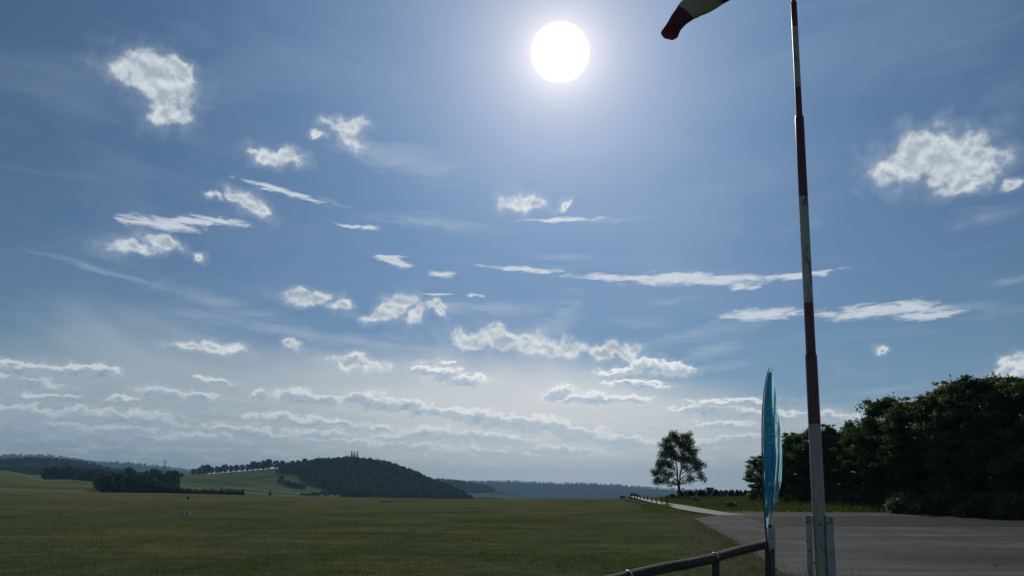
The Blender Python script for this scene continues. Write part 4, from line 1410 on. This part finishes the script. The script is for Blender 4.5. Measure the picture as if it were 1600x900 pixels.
seg = []
for i in range(len(fine_p) - 1):
    xx = 1229 + (1047 - 1229) * i / (len(fine_p) - 1)
    xm = sock_px[i // 5][0] + (sock_px[i // 5 + 1][0] - sock_px[i // 5][0]) * (i % 5) / 5
    seg.append(0 if (xm < 1070 or 1117 < xm < 1155 or xm > 1198) else 1)
rr = random.Random(3)
n = 28
b0 = 0
up = Vector((0, 1, 0))
for k, p in enumerate(fine_p):
    t = (fine_p[min(k + 1, len(fine_p) - 1)] - fine_p[max(k - 1, 0)]).normalized()
    if k > len(fine_p) - 8:                                     # the open end turns down towards the viewer
        f = (k - (len(fine_p) - 8)) / 7
        t = t.lerp(Vector((-0.15, -0.62, -0.75)).normalized(), f * 0.85).normalized()
    a = t.cross(up).normalized(); b = a.cross(t).normalized()
    for j in range(n):
        q = 2 * math.pi * j / n
        w_ = 1 + 0.07 * math.sin(q * 3 + k * 0.25) + 0.03 * math.sin(q * 7 - k * 0.5)
        fl = 0.78 if 3 < k < len(fine_p) - 4 else 0.9
        mb.v.append(tuple(p + (a * math.cos(q) * w_ + b * math.sin(q) * w_ * fl) * fine_r[k]))
for k in range(len(fine_p) - 1):
    for j in range(n):
        mb.face((k * n + j, k * n + (j + 1) % n, (k + 1) * n + (j + 1) % n, (k + 1) * n + j), seg[k])


def cloth(name, col, tcol, trans=0.5, rough=0.7):
    def fn(t, bs):
        n1, _ = t.noise(opos(t), 6, 4, 0.6)
        t.put(bs.inputs['Base Color'], t.mix(1.0, col + (1,), t.ramp(n1, [(0.3, 0.8), (0.7, 1.15)]), 'MULTIPLY'))
        tr = t.new('ShaderNodeBsdfTranslucent'); tr.inputs[0].default_value = tcol + (1,)
        mx = t.new('ShaderNodeMixShader'); mx.inputs[0].default_value = trans
        t.nt.links.new(bs.outputs[0], mx.inputs[1]); t.nt.links.new(tr.outputs[0], mx.inputs[2])
        t.nt.links.new(mx.outputs[0], t.nt.nodes['Material Output'].inputs['Surface'])
    return material(name, fn, rough, 0.3)


SR = cloth('red_cloth', (0.22, 0.07, 0.10), (0.22, 0.10, 0.13), 0.5)
SW = cloth('white_cloth', (0.58, 0.58, 0.52), (0.55, 0.54, 0.46), 0.55)
sl = mb.build('sleeve', [SR, SW], sock, smooth=True)
sd_ = sl.modifiers.new('thickness', 'SOLIDIFY'); sd_.thickness = 0.003
mb = MB()
t = (fine_p[1] - fine_p[0]).normalized(); a = t.cross(Vector((0, 1, 0))).normalized(); b = a.cross(t)
ring = [fine_p[0] + (a * math.cos(6.2832 * j / 24) + b * math.sin(6.2832 * j / 24) * 0.95) * fine_r[0] * 1.03 for j in range(25)]
mb.tube(ring, 0.008, 6, cap=False)
mb.tube([fine_p[0] + a * fine_r[0] * 1.03, fine_p[0] + Vector((0.10, 0, 0.05))], 0.008, 6)
mb.tube([fine_p[0] - a * fine_r[0] * 1.03, fine_p[0] + Vector((0.10, 0, -0.05))], 0.008, 6)
mb.build('hoop', STEEL, sock)

# ------------------------------------------------------------------ beach flag
FR = 10.9
fl_base = at(1196.5, FR); fl_base.z = 0
flag = tag(empty('beach_flag', fl_base), 'tall narrow blue beach flag with a white emblem beside the sign', 'flag')
FL = [(573, 1203.0, 1203.6, 1204.2), (580, 1200.6, 1204.2, 1205.6), (590, 1198.2, 1204.6, 1208.0), (610, 1194.6, 1205.0, 1211.2), (640, 1191.8, 1206.2, 1215.2), (670, 1191.0, 1208.6, 1219.0), (695, 1191.2, 1210.8, 1221.4),
      (715, 1191.8, 1211.6, 1222.2), (735, 1192.6, 1211.0, 1222.0), (752, 1193.4, 1209.6, 1221.0), (768, 1194.2, 1207.2, 1217.4), (786, 1195.0, 1203.6, 1213.0), (800, 1195.6, 1201.0, 1207.2), (812, 1196.2, 1199.4, 1203.6), (824, 1196.6, 1198.2, 1199.6)]


def flag_pt(x, y, off=0.0):
    ys = [f[0] for f in FL]
    a = [np.interp(y, ys, [f[k] for f in FL]) for k in (1, 2, 3)]
    dmax = 0.42 * min(1, (a[2] - a[0]) / 28)
    w1 = max(a[1] - a[0], 0.1); w2 = max(a[2] - a[1], 0.1)
    if x <= a[1]:
        u = (x - a[0]) / w1
        dp = dmax * (1 - (1 - u) ** 1.5)
    else:
        u = (x - a[1]) / w2
        dp = dmax * (1 - 0.16 * u ** 1.4)
    # wrinkles pulled towards the lower corner
    k = min(1, max(0, (y - 690) / 40)) * min(1, max(0, (826 - y) / 20))
    dp += 0.042 * k * math.sin((x - a[0]) * 1.25 + (y - 690) * 0.16) * min(1, max(0, (a[2] - x) / 6))
    dp += 0.022 * math.sin(x * 0.75 + y * 0.03)
    d = ray(x, y); h = math.hypot(d.x, d.y)
    r_ = FR + dp - off
    return Vector((d.x / h * r_, d.y / h * r_, EYE + d.z / h * r_)) - fl_base


mb = MB()
rows_ = []
ys = np.linspace(573.2, 824, 130)
for y in ys:
    a = [np.interp(y, [f[0] for f in FL], [f[k] for f in FL]) for k in (1, 2, 3)]
    row = [flag_pt(a[0] + (a[1] - a[0]) * j / 44, y) for j in range(44)] + [flag_pt(a[1] + (a[2] - a[1]) * j / 30, y) for j in range(31)]
    rows_.append(row)
mb.grid(rows_)
FCL = cloth('blue_flag_cloth', (0.010, 0.14, 0.28), (0.40, 0.74, 0.86), 0.66, 0.45)
cl = mb.build('cloth', FCL, flag, smooth=True)
c1_ = [(x, y) for y, x in ((574, 1202.8), (580, 1200.2), (590, 1197.7), (610, 1194.1), (640, 1191.3), (670, 1190.5), (700, 1190.8), (730, 1191.9), (760, 1193.3), (800, 1195.1), (824, 1196.1))]
mb = MB()
path = [zat(x, y, FR) - fl_base for x, y in c1_]
path.append(Vector((0, 0, -0.1)) + (path[-1] - Vector((0, 0, path[-1].z))) * 0.4)
mb.tube(path, [0.005 + 0.008 * k / (len(path) - 1) for k in range(len(path))], 8)
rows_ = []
for y in np.linspace(580, 806, 60):                             # added dark cloth behind the sail, shades its left part from the sun
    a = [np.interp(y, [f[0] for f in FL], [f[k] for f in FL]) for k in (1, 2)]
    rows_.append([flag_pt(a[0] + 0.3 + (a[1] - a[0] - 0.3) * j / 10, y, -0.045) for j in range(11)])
MB().grid(rows_).build('added_backing', cloth('added_backing_cloth', (0.008, 0.07, 0.15), (0.05, 0.26, 0.42), 0.45, 0.6), flag, smooth=True)
NAVY = material('navy_sleeve', lambda t, bs: (t.put(bs.inputs['Base Color'], (0.012, 0.05, 0.10, 1))), 0.5, 0.4)
mb.build('flag_pole', NAVY, flag, smooth=True)
mb = MB()


def stroke(pl, w_=1.6, closed=False):
    w_ = w_ * 1.7
    pl = list(pl) + ([pl[0]] if closed else [])
    dense = []
    for i in range(len(pl) - 1):
        L = math.hypot(pl[i + 1][0] - pl[i][0], pl[i + 1][1] - pl[i][1])
        m_ = max(1, int(L / 1.5))
        for j in range(m_):
            f = j / m_
            dense.append((pl[i][0] + (pl[i + 1][0] - pl[i][0]) * f, pl[i][1] + (pl[i + 1][1] - pl[i][1]) * f))
    dense.append(pl[-1])
    r0, r1 = [], []
    for i, (x, y) in enumerate(dense):
        ax, ay = dense[max(i - 1, 0)]; bx, by = dense[min(i + 1, len(dense) - 1)]
        tx, ty = bx - ax, by - ay; L = math.hypot(tx, ty) or 1
        nx, ny = -ty / L * w_ / 2, tx / L * w_ / 2
        r0.append(flag_pt(x + nx * 0.7, y + ny, 0.016)); r1.append(flag_pt(x - nx * 0.7, y - ny, 0.016))
    mb.grid([r0, r1])


A_ = lambda x, y: (1180 + x / 6.92, 570 + y / 6.92)
B_ = lambda x, y: (1180 + x / 6.42, 690 + y / 6.42)
stroke([A_(165 + 76 * math.cos(q), 652 + 192 * math.sin(q)) for q in np.linspace(0.35, 5.9, 34)], 1.1)
stroke([A_(190, 545), A_(222, 590), A_(240, 650), A_(240, 720), A_(222, 780)], 1.3)
stroke([A_(112, 745), A_(200, 745)], 1.0); stroke([A_(140, 718), A_(188, 672)], 1.0); stroke([A_(200, 642), A_(234, 624)], 1.2)
stroke([A_(118, 580), A_(155, 575)], 1.2); stroke([A_(122, 600), A_(150, 600)], 1.0); stroke([A_(180, 640), A_(188, 560)], 0.9)
stroke([B_(132, 432), B_(160, 412), B_(214, 410), B_(216, 505), B_(168, 580), B_(128, 662)], 1.9)
stroke([B_(166, 445), B_(194, 434), B_(195, 498), B_(155, 560)], 1.9)
stroke([B_(112, 600), B_(150, 640)], 1.4); stroke([B_(120, 560), B_(160, 600)], 1.2)
stroke([B_(178, 322), B_(160, 318), B_(152, 345), B_(162, 370), B_(180, 366)], 1.1)
stroke([B_(160, 180), B_(150, 250), B_(158, 300)], 0.9)
EMB = cloth('pale_print', (0.90, 0.92, 0.93), (0.85, 0.92, 0.95), 0.45)
mb.build('emblem', EMB, flag)

# ------------------------------------------------------------------ round timber rail in front
def mat_timber(t, bs):
    p = opos(t)
    g, _ = t.noise(t.v('MULTIPLY', p, (3, 3, 22)), 2.0, 6, 0.72, 0.8)
    b, _ = t.noise(p, 7, 5, 0.7)
    col = t.ramp(g, [(0.3, (0.035, 0.030, 0.024)), (0.55, (0.085, 0.075, 0.060)), (0.75, (0.16, 0.145, 0.12))])
    col = t.mix(t.step(b, 0.5, 0.7, 0, 0.5), col, (0.07, 0.085, 0.06, 1))
    t.put(bs.inputs['Base Color'], col)
    bump(t, bs, t.m('ADD', g, b), 0.6, 0.012)


TIMBER = material('weathered_timber', mat_timber, 0.9, 0.2)
ZINC = material('zinc_strap', lambda t, bs: (t.put(bs.inputs['Base Color'], (0.55, 0.55, 0.54, 1)), t.put(bs.inputs['Metallic'], 0.8)), 0.35, 0.5)
RAIL = [(1196, 851, 11.1, 11.8), (1175, 855.8, 10.7, 12.1), (1152, 861, 10.3, 12.4), (1134, 866.2, 9.9, 12.7), (1115, 872, 9.5, 13.0), (1092, 877.4, 9.15, 13.3), (1065, 882.4, 8.8, 13.6), (1040, 886.8, 8.5, 13.9), (1015, 892.4, 8.2, 14.2), (980, 900.8, 7.8, 14.8), (940, 911, 7.4, 15.4), (890, 925, 6.9, 16)]
fen_o = zat(1115, 871.5, 9.5); fen_o.z = 0
fence = tag(empty('timber_barrier', fen_o), 'low barrier of round weathered timber, rails strapped onto short posts', 'barrier')
RP = [zat(x, y, r_) - fen_o for x, y, r_, w_ in RAIL]
RW = [w_ / F_PX * r_ / 2 for x, y, r_, w_ in RAIL]
for a, b in ((0, 4), (4, 11)):
    pts, rad = [], []
    for i in range(a, b):
        for j in range(6):
            pts.append(RP[i].lerp(RP[i + 1], j / 6)); rad.append(RW[i] + (RW[i + 1] - RW[i]) * j / 6)
    pts.append(RP[b]); rad.append(RW[b])
    if a == 4: rad = [r_ * 1.03 for r_ in rad]
    mb = MB(); mb.tube(pts, rad, 18, jit=0.06); mb.build('rail', TIMBER, fence, smooth=True)
for i, (sh, hd) in ((0, (0.02, -0.02)), (4, (0.02, -0.05)), (9, (-0.03, -0.05))):
    p = RP[i]
    mb = MB(); mb.tube([(p.x + sh - 0.09, p.y, -0.4), (p.x + sh - 0.035, p.y, p.z * 0.5), (p.x + sh, p.y, p.z - 0.02)], [0.052 if i else 0.036, 0.050 if i else 0.036, 0.048 if i else 0.034], 14, jit=0.05)
    mb.build('post', TIMBER, fence, smooth=True)
for i in (4, 9):
    d_ = (RP[i + 1] - RP[i - 1]).normalized()
    a = d_.cross(Vector((0, 0, 1))).normalized(); b = a.cross(d_)
    rows_ = []
    for k in range(17):
        q = math.pi * k / 16
        rows_.append([RP[i] + d_ * s_ + (a * math.cos(q) + b * math.sin(q)) * (RW[i] * 1.03 + 0.008) for s_ in (-0.014, 0.014)])
    mb = MB().grid(rows_)
    o = mb.build('metal_strap', ZINC, fence, smooth=True)
    o.modifiers.new('thickness', 'SOLIDIFY').thickness = 0.003

# ------------------------------------------------------------------ notice on its slim post
SG = 10.95
c_ = [zat(1200.2, 826.2, SG), zat(1209.6, 821.6, SG - 0.05), zat(1212.0, 856.4, SG - 0.05), zat(1201.6, 861.2, SG)]
s_o = (c_[0] + c_[2]) / 2
base_s = Vector((s_o.x, s_o.y + 0.06, 0))
sign = tag(empty('notice_sign', base_s), 'small tilted white notice board on a slim post at the end of the timber rail', 'sign')
ux = (c_[1] - c_[0]); uy = (c_[3] - c_[0]); nr = ux.cross(uy).normalized()
if nr.y > 0: nr = -nr
mb = MB()
f_ = [q - base_s for q in c_]
bk = [q - nr * 0.012 for q in f_]
mb.v += [tuple(q) for q in f_ + bk]
for q in ((0, 1, 2, 3), (7, 6, 5, 4), (0, 4, 5, 1), (1, 5, 6, 2), (2, 6, 7, 3), (3, 7, 4, 0)): mb.face(q)
PNL = material('notice_panel', lambda t, bs: (t.put(bs.inputs['Base Color'], t.ramp(t.noise(opos(t), 14, 4, 0.6)[0], [(0.3, (0.60, 0.62, 0.64)), (0.7, (0.74, 0.76, 0.78))]))), 0.4, 0.5)
mb.build('panel', PNL, sign)
sp = lambda u, v, o_=0.0025: f_[0] + ux * u + uy * v + nr * o_
mb = MB()


def bar(u0, u1, v0, v1):
    mb.grid([[sp(u0, v0), sp(u1, v0)], [sp(u0, v1), sp(u1, v1)]])


bar(0, 1, 0.315, 0.350); bar(0, 0.035, 0, 1); bar(0.955, 1, 0, 1); bar(0, 1, 0.97, 1.0); bar(0, 1, 0, 0.02)
rr = random.Random(6)
def words_(v, h_, u0, u1, n_):
    u = u0
    while u < u1:
        w_ = rr.uniform(0.05, 0.12)
        bar(u, min(u + w_, u1), v, v + h_)
        u += w_ + 0.025
for v in (0.06, 0.11, 0.155, 0.20, 0.25): words_(v, 0.022, 0.14, 0.86, 5)
words_(0.43, 0.055, 0.25, 0.75, 3); words_(0.52, 0.045, 0.20, 0.80, 3)
for v in (0.66, 0.71, 0.76, 0.82, 0.90): words_(v, 0.020, 0.12, 0.88, 6)
INK = material('dark_print', lambda t, bs: (t.put(bs.inputs['Base Color'], (0.045, 0.06, 0.09, 1))), 0.5, 0.4)
mb.build('print', INK, sign)
mb = MB()
pt = (f_[0] + f_[1]) / 2 - nr * 0.035
ft = Vector((pt.x - 0.11, pt.y, -0.3))
mb.tube([ft, pt + Vector((0, 0, -0.02))], [0.024, 0.022], 12, jit=0.04)
mb.build('post', STAKE, sign, smooth=True)
# short dark post at the end of the rail, beside the sign
g_ = at(1199.0, 11.3)
mb = MB(); mb.tube([(-0.12, 0, -0.4), (-0.03, 0, 0.9), (0, 0, zat(1202, 819.5, 11.25).z)], [0.034, 0.032, 0.024], 12, jit=0.04)
tag(mb.build('end_post', TIMBER, None, smooth=True, loc=g_), 'dark wooden end post behind the notice, where the rail stops', 'post')

# ------------------------------------------------------------------ air
hz_ = MB().box((0, 0, 0), (1, 1, 1)).build('haze', None)
zs = [v.co.z for v in ground.data.vertices]
zlo = min(zs) - 1.0; zhi = max(max(zs) + 32, 40)
hz_.scale = (18600, 18600, zhi - zlo)
hz_.location = (0, 0, (zhi + zlo) / 2)
hm = D.materials.new('haze'); hm.use_nodes = True
ht = hm.node_tree; ht.nodes.clear()
vp = ht.nodes.new('ShaderNodeVolumePrincipled')
vp.inputs['Color'].default_value = (0.40, 0.68, 1.0, 1)
vp.inputs['Density'].default_value = 8.5e-5
vp.inputs['Anisotropy'].default_value = 0.0
mo = ht.nodes.new('ShaderNodeOutputMaterial')
ht.links.new(vp.outputs[0], mo.inputs['Volume'])
hz_.data.materials.append(hm)
tag(hz_, kind='stuff')
print('HAZE', zlo, zhi)
